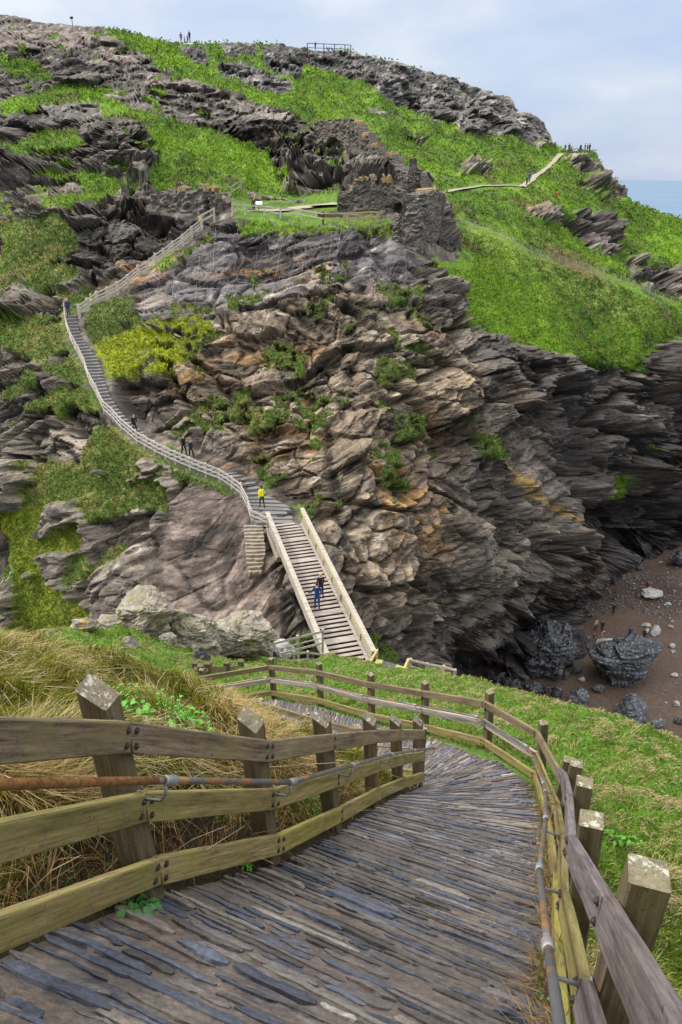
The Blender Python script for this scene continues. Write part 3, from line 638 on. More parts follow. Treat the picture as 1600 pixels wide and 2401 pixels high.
# the cut at the back of the left rails: level with the path first, then the bank
for k in range(0, 5):
    for u in (.0, .5):
        a, b = gnd(LF[k]), gnd(LF[k + 1]); q = a.lerp(b, u); t = (b - a).normalized(); o = Vector((-t.y, t.x, 0)).normalized()
        g_(q + o * (.30 + (.25 if k < 1 else 0)), -.02)
        if k < 4: g_(q + o * (.62 + (.2 if k < 1 else 0)), .50 - .06 * k)
GC_EDGE = True
# path outline (world plan) : left and right edges by stations
LE = [gnd(back(LF[0], LF[1], .6)) + Vector((-.55, -.1, .0)), gnd(LF[0]) + Vector((-.20, 0, 0)), gnd(LF[1]) + Vector((-.10, .02, 0))] + [gnd(j) for j in LF[2:]] + [gnd(j) for j in IF[::-1][1:]] + [gnd(IF[0]) + (gnd(IF[0]) - gnd(IF[1])) * 1.2]
RE = [gnd(RF[0]) + Vector((-.15, -1.0, .55))] + [gnd(RF[k]) for k in (0, 1, 2, 3)] + [(gnd(RF[4]) * .5 + gnd(RF[5]) * .5), gnd(RF[6]), gnd(RF[6]) * .35 + gnd(RF[7]) * .65, gnd(RF[8]), gnd(RF[9]), gnd(RF[10]), gnd(RF[11]), gnd(RF[12])]
# match the stations: (left index, right index)
PAIR = [(0, 0), (1, 1), (2, 2), (3, 3), (4, 4), (5, 5), (6, 6), (7, 7), (7.35, 8), (8, 9), (9, 10), (10, 11), (11, 12), (12, 12.9)]
def at(lst, k):
    k = min(max(k, 0), len(lst) - 1); i = int(k); f = k - i
    return lst[i] if f == 0 else lst[i].lerp(lst[min(i + 1, len(lst) - 1)], f)
EDGE = [(at(LE, a), at(RE, b)) for a, b in PAIR if a <= len(LE) - 1 or True]
CUM = [0]
for (a, b), (c, d_) in zip(EDGE[:-1], EDGE[1:]): CUM.append(CUM[-1] + ((c + d_) * .5 - (a + b) * .5).length)
PL = CUM[-1]
EA = np.array([[*a[:2], *b[:2]] for a, b in EDGE])
def path_xy(s, t):
    """s along (m), t across 0 left .. 1 right -> plan position"""
    q = np.stack([np.interp(s, CUM, EA[:, k]) for k in range(4)], -1)
    return q[..., :2] * (1 - t)[..., None] + q[..., 2:] * t[..., None]
EZ = np.array([[a.z, b.z] for a, b in EDGE])
def path_z(s, t):
    return np.interp(s, CUM, EZ[:, 0]) * (1 - t) + np.interp(s, CUM, EZ[:, 1]) * t
for s_ in np.concatenate([np.arange(.3, 9, .55), np.arange(9, CUM[-1], 1.0)]):
    for t_ in (.02, .35, .68, .98):
        xy_ = path_xy(np.array([s_]), np.array([t_]))[0]; GC.append((xy_[0], xy_[1], float(path_z(s_, t_)) - .035))
GC = np.array(GC)
gev = rbf(GC[:, :2] / 10, GC[:, 2], 3e-3)
def gz(x, y): return float(gev(np.array([[x / 10, y / 10]]))[0])
POLY = np.array([(a.x, a.y) for a, _ in EDGE] + [(b.x, b.y) for _, b in EDGE[::-1]])
# ---- ground mesh: rows close together near the eye
ys = np.concatenate([np.arange(-6, 0, .35), 0 + np.cumsum(np.linspace(.05, .34, 250))]); ys = ys[ys < 50]
us = np.linspace(-1.06, 1.06, 330)
gxx = us[None] * (np.maximum(ys, 0)[:, None] * .62 + 3.6); gyy = np.repeat(ys[:, None], len(us), 1)
gq = np.stack([gxx.ravel(), gyy.ravel()], 1); gzz = gev(gq / 10)
inp = sdf(POLY, gq[:, 0], gq[:, 1], 8)
q3 = np.stack([gq[:, 0], gq[:, 1], np.zeros(len(gq))], 1)
lump = np.abs(fbm(q3 * np.array([.8, 1.5, 1]), 3, 201)) * .78 + fbm(q3 * .3, 2, 203) * .2
lump = lump * sstep(0.05, 1.2, -inp) * sstep(2, 9, np.hypot(gq[:, 0], gq[:, 1]) + 2)
gzz = gzz + lump + fbm(q3 * 5, 3, 204) * .03
# bank cut behind the left rails: dark earth, with its shade painted near-black
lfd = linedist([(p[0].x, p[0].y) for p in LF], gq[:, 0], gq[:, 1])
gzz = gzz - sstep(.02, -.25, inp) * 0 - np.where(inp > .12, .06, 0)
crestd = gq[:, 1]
earth_shade = sstep(.55, .05, -inp) * sstep(.6, .1, lfd)
gcg = fbm(q3 * .7, 3, 205); gcf = fbm(q3 * 4, 3, 206)
left = sstep(.4, -.4, gq[:, 0] - np.interp(gq[:, 1], [p[0].y for p in LF], [p[0].x for p in LF]) + np.maximum(gq[:, 1] - 9, 0) * 1.2)
gc_ = np.repeat(np.array([[.07, .15, .014]]), len(gq), 0)
gc_ = blend(gc_, left * .75, (.14, .115, .045)); gc_ = blend(gc_, sstep(.0, .5, gcg) * .5, (.20, .19, .06)); gc_ = gc_ * (1 + .5 * gcf)[:, None]
gc_ = blend(gc_, np.maximum(earth_shade, left * sstep(.9, .3, lfd) * sstep(7, 5, gq[:, 1])), (.030, .022, .015)); gc_ = blend(gc_, sstep(0, .2, inp) * 1.0, (.13, .105, .088))
# bare rock where the ground falls away into the gorge
gg = gzz.reshape(gxx.shape)
slope_ = np.hypot(np.gradient(gg, axis=0) / np.maximum(np.gradient(gyy, axis=0), .01), np.gradient(gg, axis=1) / np.maximum(np.gradient(gxx, axis=1), .01)).ravel()
rocky = sstep(1.3, 1.8, slope_) * (gq[:, 1] > 9)
gc_ = blend(gc_, rocky, (.15, .13, .11))
n = NT('mainland_turf_and_earth', .9, .2); v = n.coord('Object'); f = n.noise(v, 14, 7, .7)
n.col(n.mix(1.0, n.attr('Col'), n.ramp(f, (.3, .55), (.5, 1.), (.7, 1.5)), 'MULTIPLY')); n.bump(f, .8, .04); M['turf'] = n.m
tag(link('ground', meshnp('ground', np.stack([gq[:, 0], gq[:, 1], gzz], 1), gridfaces(len(ys), len(us)), True, np.clip(gc_, .01, .7)), n.m), kind='structure')
gsx, gsy = gq, gzz
# ---- slate path: gritty bed and slates set on edge across it (one surface)
NSs, NTt = 900, 64
ss = np.linspace(0, 1, NSs) ** 1.35 * PL; ts = np.linspace(-.03, 1.03, NTt)
SS, TT = np.meshgrid(ss, ts, indexing='ij'); pxy = path_xy(SS.ravel(), TT.ravel())
p3 = np.stack([pxy[:, 0], pxy[:, 1], np.zeros(len(pxy))], 1)
sst = np.stack([SS.ravel() * 16, TT.ravel() * 3.0, np.zeros(SS.size)], 1)
bedz = path_z(SS.ravel(), TT.ravel()) - .003 + fbm(p3 * 6, 3, 301) * .012 + fbm(sst, 3, 302) * .010 + fbm(np.stack([SS.ravel() * 30 + fbm(p3 * 1.5, 2, 310) * 5, TT.ravel() * 9, SS.ravel() * 0], 1), 3, 307) * .009 + fbm(p3 * 22, 3, 303) * .009 - .05 * (np.abs(TT.ravel() - .5) > .5)
bed = np.repeat(np.array([[.118, .098, .086]]), len(pxy), 0); bed = blend(bed, sstep(-.1, .4, fbm(p3 * 2.2, 3, 304)), (.18, .14, .112)); bed = blend(bed, sstep(.05, .45, fbm(sst, 3, 305)) * .8, (.075, .078, .092)); bed = blend(bed, sstep(.1, .5, fbm(np.stack([SS.ravel() * 26 + fbm(p3 * 1.5, 2, 310) * 5, TT.ravel() * 9, SS.ravel() * 0 + 3], 1), 3, 308)) * .7, (.21, .195, .19)); bed = blend(bed, sstep(.15, .5, fbm(np.stack([SS.ravel() * 30 + fbm(p3 * 1.5, 2, 310) * 5, TT.ravel() * 9, SS.ravel() * 0 + 9], 1), 3, 309)) * .7, (.045, .045, .052))
bed = bed * (1 + .45 * fbm(p3 * 30, 2, 306))[:, None]
edge_moss = np.maximum(sstep(.07, .0, TT.ravel()), sstep(.94, 1.0, TT.ravel())); bed = blend(bed, edge_moss * .7, (.085, .062, .035))
bedV = np.stack([pxy[:, 0], pxy[:, 1], bedz], 1)
r = np.random.default_rng(11); course = .3
sv, szb, scx = [], [], []
s = .05
NL, NK = 9, 5
while s < PL - .1:
    far = s > 9
    w = r.uniform(.024, .095) * (1.0 if s < 9 else 1.1)
    row = s > course
    if row: course = s + r.uniform(.22, .48)
    wd_ = 2.0; t = r.uniform(-.05, .02)
    while t < 1.0:
        Lw = min(r.gamma(2.4, .14) + .09, 1.0)
        dt = Lw / wd_
        if r.random() < .82:
            t0, t1 = max(t, -.01), min(t + dt * .97, 1.01)
            if t1 - t0 > .03:
                tl = np.linspace(t0, t1, NL); u = np.linspace(-1, 1, NL)
                prof = np.clip((1 - np.abs(u) ** r.uniform(5, 16)) ** .6 * (1 + r.normal(0, .12, NL)), .05, 1.2)
                skew = r.normal(0, .022) + .05 * np.sin(s * .7)
                sc = s + .16 * pn(np.array([[s * .9, (t0 + t1) * 1.6, 3.3]]), 5)[0] + skew * u * Lw * .5 + r.normal(0, .0035, NL) + .008 * np.sin(u * 3 + r.uniform(0, 6))
                big = r.random() < (.72 if row else .04)
                hw = (w * .55 + (.016 if big else 0)) * (0.35 + .65 * prof) * r.uniform(.8, 1.2)
                hgt = (r.uniform(.003, .013) + (r.uniform(.012, .028) if big else 0)) * (.3 + .7 * prof) + r.normal(0, .0016, NL)
                tilt = r.uniform(-.5, .5)
                k = np.array([-1, -.72, 0, .72, 1.]); kh = np.array([-1.0, .75, 1.0, .8, -1.0])
                SSs = sc[:, None] + hw[:, None] * k[None] + r.normal(0, .0022, (NL, NK)); TTs = np.repeat(tl[:, None], NK, 1)
                xy = path_xy(np.clip(SSs.ravel(), 0, PL), TTs.ravel())
                hz = (np.where(kh[None] < 0, -.03, hgt[:, None] * kh[None] * (1 + tilt * k[None] * .5))).ravel()
                sv.append((xy, hz)); szb.append(path_z(np.clip(SSs.ravel(), 0, PL), TTs.ravel()))
                tone = r.uniform(.58, 1.42); kind = r.random()
                c = np.array([.078, .090, .122]) if kind < .42 else (np.array([.115, .104, .104]) if kind < .80 else np.array([.17, .15, .135]))
                if r.random() < .012: c = np.array([.26, .245, .22])
                if s > 6.5: c = c * 1.25 + np.array([.025, .02, .02])
                cv = np.repeat((c * tone)[None], NL * NK, 0) * (1 + r.normal(0, .13, (NL * NK, 1))); scx.append(cv)
        t += dt + abs(r.normal(0, .012))
    s += w * r.uniform(.98, 1.35)
xy = np.concatenate([a for a, _ in sv]); hz = np.concatenate([b for _, b in sv])
slz = np.concatenate(szb) + .004 + hz
slV = np.stack([xy[:, 0], xy[:, 1], slz], 1); ns = len(sv)
fb = gridfaces(NL, NK); fall = (np.arange(ns)[:, None, None] * (NL * NK) + fb[None]).reshape(-1, 4)
n = NT('slate_path', .48, .5); v = n.coord('Object'); f = n.noise(v, 38, 6, .7); f2 = n.noise(v, 7, 5, .6)
c = n.mix(1.0, n.attr('Col'), n.ramp(f, (.3, .55), (.5, 1.), (.72, 1.55)), 'MULTIPLY')
c = n.mix(n.ramp(f2, (.56, 0.), (.7, .5)), c, (.20, .155, .125)); n.col(c); n.bump(f, .7, .012); M['slate'] = n.m
allV = np.concatenate([bedV, slV]); allF = np.concatenate([gridfaces(NSs, NTt), fall + len(bedV)]); allC = np.concatenate([bed, np.concatenate(scx)])
pm_ = meshnp('path', allV, allF, True, np.clip(allC, .02, .7)); sm_ = np.ones(len(allF), bool); sm_[(NSs - 1) * (NTt - 1):] = False; pm_.polygons.foreach_set('use_smooth', sm_)
tag(link('path', pm_, M['slate']), kind='structure')
# ------------------------------------------------------------------ fences along the path
def beam_obj(name, p0, p1, w, h, up, mat, parent, seg=6, wob=.0012, axis0=None, axis1=None, taper=1.0, ch=None, top=None):
    """one board/post with its own local axes (X along the grain)"""
    p0, p1 = Vector(p0), Vector(p1); x = (p1 - p0); L = x.length; x.normalize()
    z = Vector(up); z = (z - x * z.dot(x)).normalized(); y = z.cross(x)
    sh = []
    for a in (axis0, axis1):
        sh.append(0 if a is None else max(-1.2, min(1.2, Vector(a).dot(x) / max(.3, Vector(a).dot(z)))))
    b = MB().box((0, 0, 0), (L, 0, 0), w, h, (0, 0, 1), ch, 0, seg, wob, sh, taper)
    Mx = Matrix((x, y, z)).transposed().to_4x4(); Mx.translation = p0
    return link(name, b.mesh(name), mat, parent, Mx)
BOLT_ME = None
def bolt_mesh():
    global BOLT_ME
    if BOLT_ME is None:
        b = MB(); b.tube([(0, 0, 0), (0, 0, .006)], .017, 10); b.tube([(0, 0, .006), (0, 0, .012), (0, 0, .015)], [.011, .010, .005], 6)
        BOLT_ME = b.mesh('bolt'); BOLT_ME.materials.append(M['bolt'])
    return BOLT_ME
def place_bolt(parent, p, nrm):
    o = bpy.data.objects.new('bolt', bolt_mesh()); COL.objects.link(o); o.parent = parent
    q = Vector(nrm).to_track_quat('Z', 'Y').to_matrix().to_4x4(); q.translation = p
    o.matrix_basis = WORLD[parent.name].inverted() @ q
def path_fence(name, J, label, cat, group, side, mats, post=.135, rail=(.05, .145), bolts=(), pipe=True, levels=(1, .5, 0), pmat='pipe', post_top=.24, off_pipe=.13, first_post=0, rusty=(), slant=.07, rail_until=None, ends=True):
    """J: joints (top,bottom) on the path face of the posts; side=+1 posts stand left of the walking line"""
    root = thing(name, gnd(J[0]), label, cat, group)
    m = len(J)
    def tang(k): return (J[min(k + 1, m - 1)][0] - J[max(k - 1, 0)][0]).normalized()
    def outw(k):
        t = tang(k); o = Vector((-t.y, t.x, 0)).normalized() * side; return o
    for k in range(first_post, m):
        a, b = J[k]; ax = (a - b).normalized(); o = outw(k); c = post / 2 + rail[0]
        base = b - ax * .55 + o * c; top = a + ax * post_top + o * c
        po = beam_obj('post', base, top, post, post, o, M['post'], root, 4, .002, ch=.008)
        # weathered sloping cap
        L = (top - base).length
        me = po.data; me.materials.append(M['posttop'])
        for v_ in me.vertices:
            if v_.co.x > L - .01: v_.co.x += -slant * (v_.co.z / post) * side * 0 + slant * (v_.co.z / post)
        for p_ in me.polygons:
            if p_.normal.x > .6: p_.material_index = 1
    for li, lv in enumerate(levels):
        for k in range(m - 1):
            if rail_until and k >= rail_until[li]: continue
            p0 = J[k][1].lerp(J[k][0], lv); p1 = J[k + 1][1].lerp(J[k + 1][0], lv)
            o0, o1 = outw(k), outw(k + 1); p0 = p0 + o0 * rail[0] / 2; p1 = p1 + o1 * rail[0] / 2
            d_ = (p1 - p0).normalized(); p0 += d_ * .002; p1 -= d_ * .002
            up = ((J[k][0] - J[k][1]).normalized() + (J[k + 1][0] - J[k + 1][1]).normalized())
            mt = mats[li]; mt = mt[min(k, len(mt) - 1)] if isinstance(mt, (list, tuple)) else mt
            ro = beam_obj('rail', p0, p1, rail[0], rail[1], up, M[mt], root, 8, .0015, (J[k][0] - J[k][1]).normalized(), (J[k + 1][0] - J[k + 1][1]).normalized(), ch=.007)
            if k in bolts:
                Wm = WORLD[ro.name]; L = (p1 - p0).length
                sgn = -1 if (Wm.to_3x3() @ Vector((0, 1, 0))).dot(o0) > 0 else 1
                nrm = Wm.to_3x3() @ Vector((0, sgn, 0)); ax0 = (J[k][0] - J[k][1]).normalized()
                for e, xx in ((0, .05), (1, L - .05)):
                    if e == 1 and (k + 1) not in bolts and k + 1 < m - 1 and False: continue
                    for zz in (-.035, .035):
                        place_bolt(ro, Wm @ Vector((xx + zz * .6 * Vector(ax0).dot(d_), sgn * (rail[0] / 2 + .001), zz)), nrm)
    if pipe:
        lv = .735
        q = [J[k][1].lerp(J[k][0], lv) - outw(k) * off_pipe for k in range(m)]
        if rusty: q[0] = P(-400, 1850, 1.62)
        if pipe == 'over': q[-1] = q[-1] + (q[-1] - q[-2]).normalized() * .12
        for k in range(m - 1):
            d_ = (q[k + 1] - q[k]); sag = [q[k] + d_ * f for f in (0, .25, .5, .75, 1)]
            b = MB().tube(sag, .0185, 12); o = b.build('handrail_pipe', M['rust'] if k in rusty else M[pmat], root, True)
            c = MB().tube([q[k] - d_.normalized() * .01, q[k] + d_.normalized() * .015, q[k] + d_.normalized() * .10, q[k] + d_.normalized() * .11], [.021, .0255, .0255, .021], 12)
            c.build('pipe_collar', M['collar'], o, True)
        for k in range(m):
            ow = outw(k); pp = J[k][1].lerp(J[k][0], lv); dn = pp - (J[k][0] - J[k][1]).normalized() * .15
            b = MB().tube([q[k] - Vector((0, 0, .02)), q[k] - Vector((0, 0, .09)), q[k] - Vector((0, 0, .13)) + ow * .03, dn + ow * rail[0] * .9], .009, 8)
            b.tube([dn + ow * .045, dn + ow * .037], .042, 12)
            b.build('pipe_bracket', M['collar'], root, True)
    return root
LF2 = LF
path_fence('wooden_fence', LF2, 'weathered wooden fence with rusty pipe handrail on the left side of the slate path', 'fence', 'fences along the slate path', 1,
           [['rail_grey', 'rail_grey', 'rail_grey', 'rail_grey', 'rail_grey', 'rail_grey'], ['rail_green'], ['rail_green', 'rail_green', 'rail_mossy', 'rail_green']], bolts=(0, 1, 2), pipe='over', rusty=(0,), slant=.10)
path_fence('wooden_fence', RF, 'weathered wooden fence with steel handrail curving along the right side of the slate path', 'fence', 'fences along the slate path', -1,
           [['rail_purple', 'rail_purple', 'rail_purple', 'rail_purple', 'rail_purple', 'rail_grey'], ['rail_purple', 'rail_green', 'rail_green', 'rail_green', 'rail_green', 'rail_green', 'pale_wood', 'pale_wood'], ['rail_mossy', 'rail_mossy', 'rail_mossy', 'rail_green', 'rail_green', 'rail_green']], bolts=(1, 2, 6, 7), pipe=True, post=.128, slant=.0)
path_fence('wooden_fence', IF[:5], 'low wooden fence on the inner side of the lower path behind the grass bank', 'fence', 'fences along the slate path', 1,
           [['rail_grey'], ['rail_green'], ['rail_green']], pipe=True, levels=(1, 0), post_top=.08, slant=0)
# ------------------------------------------------------------------ grass of the mainland
def scatter(n, rmin, rmax, ang=(-.62, .62), seed=5):
    r = np.random.default_rng(seed)
    rr = np.exp(r.uniform(math.log(rmin), math.log(rmax), n)); aa = r.uniform(*ang, n)
    return np.stack([rr * np.sin(aa), rr * np.cos(aa)], 1), r
from bisect import bisect
gidx_y = ys
def ground_z(q):
    """height of the built ground mesh (with its lumps)"""
    fy = np.interp(q[:, 1], ys, np.arange(len(ys))); i = np.clip(fy.astype(int), 0, len(ys) - 2); f = fy - i
    wdt = np.maximum(q[:, 1], 0) * .62 + 3.6; fu = np.clip((q[:, 0] / wdt + 1.06) / 2.12 * (len(us) - 1), 0, len(us) - 1.001); j = fu.astype(int); e = fu - j
    Z = gzz.reshape(len(ys), len(us))
    return (Z[i, j] * (1 - e) + Z[i, j + 1] * e) * (1 - f) + (Z[i + 1, j] * (1 - e) + Z[i + 1, j + 1] * e) * f
LFx = lambda y: np.interp(y, [p[0].y for p in LF], [p[0].x for p in LF])
q, r = scatter(520000, 1.5, 46, (-.66, .66), 5)
qa, _ = scatter(90000, 1.0, 14, (-1.5, -.66), 6); qb, _ = scatter(60000, 1.0, 16, (.66, 1.4), 7); q = np.concatenate([q, qa, qb])
ins = sdf(POLY, q[:, 0], q[:, 1], 8)
dlf = linedist([(p[0].x, p[0].y) for p in LF], q[:, 0], q[:, 1])
bank = (q[:, 0] < LFx(q[:, 1]) - .05) & (q[:, 1] < 18)
kx = q[:, 0] < -.085 * q[:, 1] - 0.4
isleft = ((q[:, 0] < LFx(np.minimum(q[:, 1], 9.9))) & (q[:, 1] < 9.9)) | ((q[:, 1] >= 9.9) & (linedist([(p[0].x, p[0].y) for p in IF], q[:, 0], q[:, 1]) < 99) & (q[:, 0] < np.interp(q[:, 1], [9.9, 12, 14, 16, 18], [1.2, .6, -.8, -2.4, -4.4])) & (q[:, 1] < 18))
keep = (ins < -.10) & ~(isleft & (dlf < .25) & (r.random(len(q)) < .75))
# no blades right behind the left rails, where earth and shade are painted dark
keep &= ~(isleft & (dlf < .42) & (q[:, 1] < 5))
q = q[keep]; isleft = isleft[keep]; dlf = dlf[keep]; ins = ins[keep]
z = ground_z(q); p = np.stack([q[:, 0], q[:, 1], z - .015], 1)
rr = np.hypot(q[:, 0], q[:, 1])
q3_ = np.stack([q[:, 0], q[:, 1], 0 * z], 1)
lmp = np.abs(fbm(q3_ * np.array([.8, 1.5, 1]), 3, 201)); n1 = fbm(q3_ * .55, 3, 205); n2 = fbm(q3_ * 2.2, 3, 207)
u = r.random(len(q))
# steep gorge sides carry only thin turf
e_ = .4; sl = np.hypot(ground_z(q + [e_, 0]) - z, ground_z(q + [0, e_]) - z) / e_
thin = (sl > 1.5) & (q[:, 1] > 10) & (u < .8)
strawp = np.where(isleft, .34 + .75 * n1 + .45 * n2, .16 + 1.3 * sstep(.12, .36, lmp) * sstep(-.2, .2, n1 + n2 * .3))
knoll = (q[:, 1] > 17) & (q[:, 0] < -.8)
strawp = np.where(knoll, .35 + .5 * n1, strawp)
isst = u < strawp
g1 = np.array([.145, .25, .010]); g2 = np.array([.050, .115, .010]); g3 = np.array([.28, .34, .022])
t_ = np.clip(.5 + n2 * .9 + r.normal(0, .22, len(q)), 0, 1)[:, None]
colr = g2 * (1 - t_) + np.where((r.random(len(q)) < .5)[:, None], g3, g1) * t_
s1 = np.array([.42, .345, .165]); s2 = np.array([.24, .185, .075]); s3 = np.array([.52, .44, .26])
t2 = r.random(len(q))[:, None]
scol = np.where(t2 < .4, s2 + (s1 - s2) * t2 / .4, s1 + (s3 - s1) * (t2 - .4) / .6)
reddish = (isleft & (n1 > .12))[:, None]
scol = np.where(reddish, scol * np.array([1.02, .92, .85]), scol)
colr = np.where(isst[:, None], scol, colr)
colr = np.where((isleft & ~isst)[:, None], colr * np.array([1.25, .85, 1.1]), colr)
hgt = np.where(isleft, r.uniform(.14, .36, len(q)) * sstep(20, 6, rr) ** .5, np.where(isst, r.uniform(.05, .14, len(q)), r.uniform(.03, .10, len(q))))
hgt = hgt * (1 + .25 * n1) + rr * .0016
hgt = np.where(isleft & (dlf < .5), hgt * .75, hgt)
wdt = .0030 + rr * .0009 * r.uniform(.7, 1.3, len(q))
lean = np.where(isst, r.uniform(.5, 1.4, len(q)), r.uniform(.2, .8, len(q)))
m_ = ~thin
Vv, Fc, Cc = blades(p[m_], hgt[m_], wdt[m_], lean[m_], np.clip(colr[m_], .01, .7), 9, None, (fbm(q3_ * .9, 2, 411)[m_] * 5 - 1.2))
tag(link('grass', meshnp('grass', Vv, Fc, False, Cc), M['blade']), kind='stuff')
# curly dead grass hanging over the foot of the right-hand rails and under the left ones
r = np.random.default_rng(31); roots = []; 
for k in range(26):
    f = r.uniform(0, 5.9); a = at([gnd(j) for j in RF], f); n_ = int(r.integers(50, 150))
    roots.append(np.array(a)[None] + r.normal(0, [.06, .07, .02], (n_, 3)) + np.array([[.03, 0, .02]]))
for k in range(30):
    f = r.uniform(.0, 4.5); a = at([gnd(j) for j in LF], f); n_ = int(r.integers(40, 110))
    roots.append(np.array(a)[None] + r.normal(0, [.10, .12, .02], (n_, 3)) + np.array([[-.32, .05, .03]]))
roots = np.concatenate(roots); nn = len(roots)
cl = np.where(r.random((nn, 1)) < .6, np.array([[.30, .19, .075]]), np.array([[.17, .10, .045]])) * r.uniform(.6, 1.4, (nn, 1))
cl = np.where(r.random((nn, 1)) < .16, np.array([[.06, .13, .02]]), cl)
Vv, Fc, Cc = blades(roots, r.uniform(.10, .30, nn), r.uniform(.004, .008, nn), r.uniform(.6, 1.6, nn), cl, 12)
tag(link('dry_grass', meshnp('dry_grass', Vv, Fc, False, Cc), M['blade']), kind='stuff')
# bare dead stalks in the dark gap under the bank
r = np.random.default_rng(77); b = MB()
for k in range(70):
    f = r.uniform(.1, 2.4); a = at([gnd(j) for j in LF], f); a = a + Vector((r.uniform(-.9, -.2), r.uniform(-.2, .4), 0)); a.z = float(ground_z(np.array([[a.x, a.y]]))[0])
    d_ = Vector((r.normal(0, .3), r.normal(0, .3), r.uniform(.05, .3))); b.tube([a, a + d_ * .5 + Vector((0, 0, .03)), a + d_], [.004, .003, .002], 4)
tag(b.build('dead_stalks', plain('dead_stalk', (.33, .25, .17))), kind='stuff')
# ---- broad-leaved plants
n = NT('broad_leaf', .45, .4); v = n.coord('Object', rnd=True); n.col(n.mix(n.noise(v, 20, 4), (.018, .085, .022), (.05, .20, .035))); M['leaf'] = n.m
n = NT('bright_leaf', .5, .4); v = n.coord('Object', rnd=True); n.col(n.mix(n.noise(v, 14, 4), (.05, .24, .015), (.13, .42, .03))); M['leaf2'] = n.m
def leaf_plant(c, rad, nleaf, size, mat, label, seed, hgt=.10):
    r = np.random.default_rng(seed); c = Vector(c)
    root = thing('leafy_plant', c, label, 'plant')
    lv, sv_ = MB(), MB()
    for k in range(nleaf):
        a = r.uniform(0, 6.28); q = rad * math.sqrt(r.uniform(0, 1)); d_ = Vector((math.cos(a), math.sin(a), 0))
        tip = c + d_ * q + Vector((0, 0, r.uniform(.3, 1) * hgt)); tip.z += float(gz(tip.x, tip.y) - gz(c.x, c.y))
        st = c + d_ * q * .35; st.z = gz(st.x, st.y)
        sv_.tube([st, st.lerp(tip, .6) + Vector((0, 0, .02)), tip], [.004, .003, .002], 5)
        L = size * r.uniform(.6, 1.25); Wd = L * r.uniform(.30, .45); yaw = a + r.normal(0, .6); dr = r.uniform(-.5, .15)
        fx = Vector((math.cos(yaw), math.sin(yaw), dr)).normalized(); sd = Vector((-math.sin(yaw), math.cos(yaw), 0)); upv = fx.cross(sd) * -1
        pts_ = [];
        for t in (0, .15, .35, .6, .82, 1):
            w_ = Wd * math.sin(math.pi * min(1, t * .92 + .05)) ** .8 if t < 1 else .002
            m0 = tip + fx * L * t + Vector((0, 0, -L * .35 * t * t))
            pts_.append((m0 - sd * w_ + Vector((0, 0, w_ * .35)), m0, m0 + sd * w_ + Vector((0, 0, w_ * .35))))
        vv = [q_ for tr_ in pts_ for q_ in tr_]; ff = []
        for i in range(5):
            for j in range(2): ff.append((i * 3 + j, i * 3 + j + 1, i * 3 + j + 4, i * 3 + j + 3))
        lv.add(vv, ff)
    lv.build('leaves', mat, root, True); sv_.build('stems', mat, root, True)
def gsee(px, py):
    """ground point of the mainland seen at px,py"""
    lo = .8
    for d_ in np.arange(1.0, 45, .06):
        q = P(px, py, d_)
        if q.z < float(ground_z(np.array([[q.x, q.y]]))[0]): return q
    return P(px, py, 30)
leaf_plant(gsee(305, 2140), .11, 40, .055, M['leaf'], 'dark green dock plant growing under the left fence rail', 1)
leaf_plant(gsee(385, 1700), .40, 240, .04, M['leaf2'], 'bright green leafy weed patch on the straw bank behind the fence', 2, .22)
leaf_plant(gsee(1475, 1975), .20, 60, .045, M['leaf2'], 'small bright green weed in the grass right of the fence', 3, .10)
leaf_plant(gsee(1290, 2350), .07, 18, .05, M['leaf'], 'dark ivy leaves at the foot of the right fence', 4, .08)
leaf_plant(gsee(1290, 1935), .12, 50, .03, M['leaf'], 'green weeds at the path edge by the right fence bend', 5, .1)
leaf_plant(gsee(735, 1905), .22, 110, .032, M['leaf2'], 'green weeds behind the mossy rail of the left fence', 6, .16)
leaf_plant(gsee(575, 2035), .06, 22, .022, M['leaf2'], 'tiny weed at the path edge beside the mossy rail', 7, .06)
# ------------------------------------------------------------------ bridge
BR0l, BR0r = P(770, 1572, 41.4), P(874, 1560, 41.8)
BR1l, BR1r = P(638, 1232, 54.8), P(702, 1224, 54.8)
b0 = (BR0l + BR0r) / 2; b1 = (BR1l + BR1r) / 2
bw = 2.28; bdir = Vector((b1.x - b0.x, b1.y - b0.y, 0)); blen = bdir.length; bdir.normalize(); bside = Vector((bdir.y, -bdir.x, 0))
rise = b1.z - b0.z
root = thing('footbridge', b0, 'pale wooden stepped footbridge with boarded sides across the gorge', 'footbridge')
runs = [5, 5, 6, 7, 5, 5]; ntot = sum(runs); 
items = []
for i, k in enumerate(runs):
    items += [1.0] * k + ([1.75] if i in (0, 1, 3, 4) else [])
tot = sum(items); pos = 0; nst = len(items)
for i, q in enumerate(items):
    L = blen * q / tot; z = b0.z + rise * (i + 1) / nst
    a = b0 + bdir * (blen * pos / tot); a.z = z
    b = MB(); nb = 3 if q < 1.5 else 5
    bd = (L - .13) / nb
    for j in range(nb):
        p_ = a + bdir * (.13 + (j + .5) * bd)
        b.box(p_ - bside * (bw / 2 - .09), p_ + bside * (bw / 2 - .09), bd - .012, .045, (0, 0, 1), .005, 0, 1)
    b.build('tread', M['tread_wood'], root)
    pos += q
MB().box(b0 - bdir * .1 + Vector((0, 0, -.16)), b1 + Vector((0, 0, -.16)), bw - .2, .05, (0, 0, 1), .01).build('shade_underlay', M['dark_void'], root)  # added dark sheet: stands for the shade in the gaps between treads
def bp(t, off, up): return b0 + bdir * (blen * t) + bside * off + Vector((0, 0, rise * t + up))
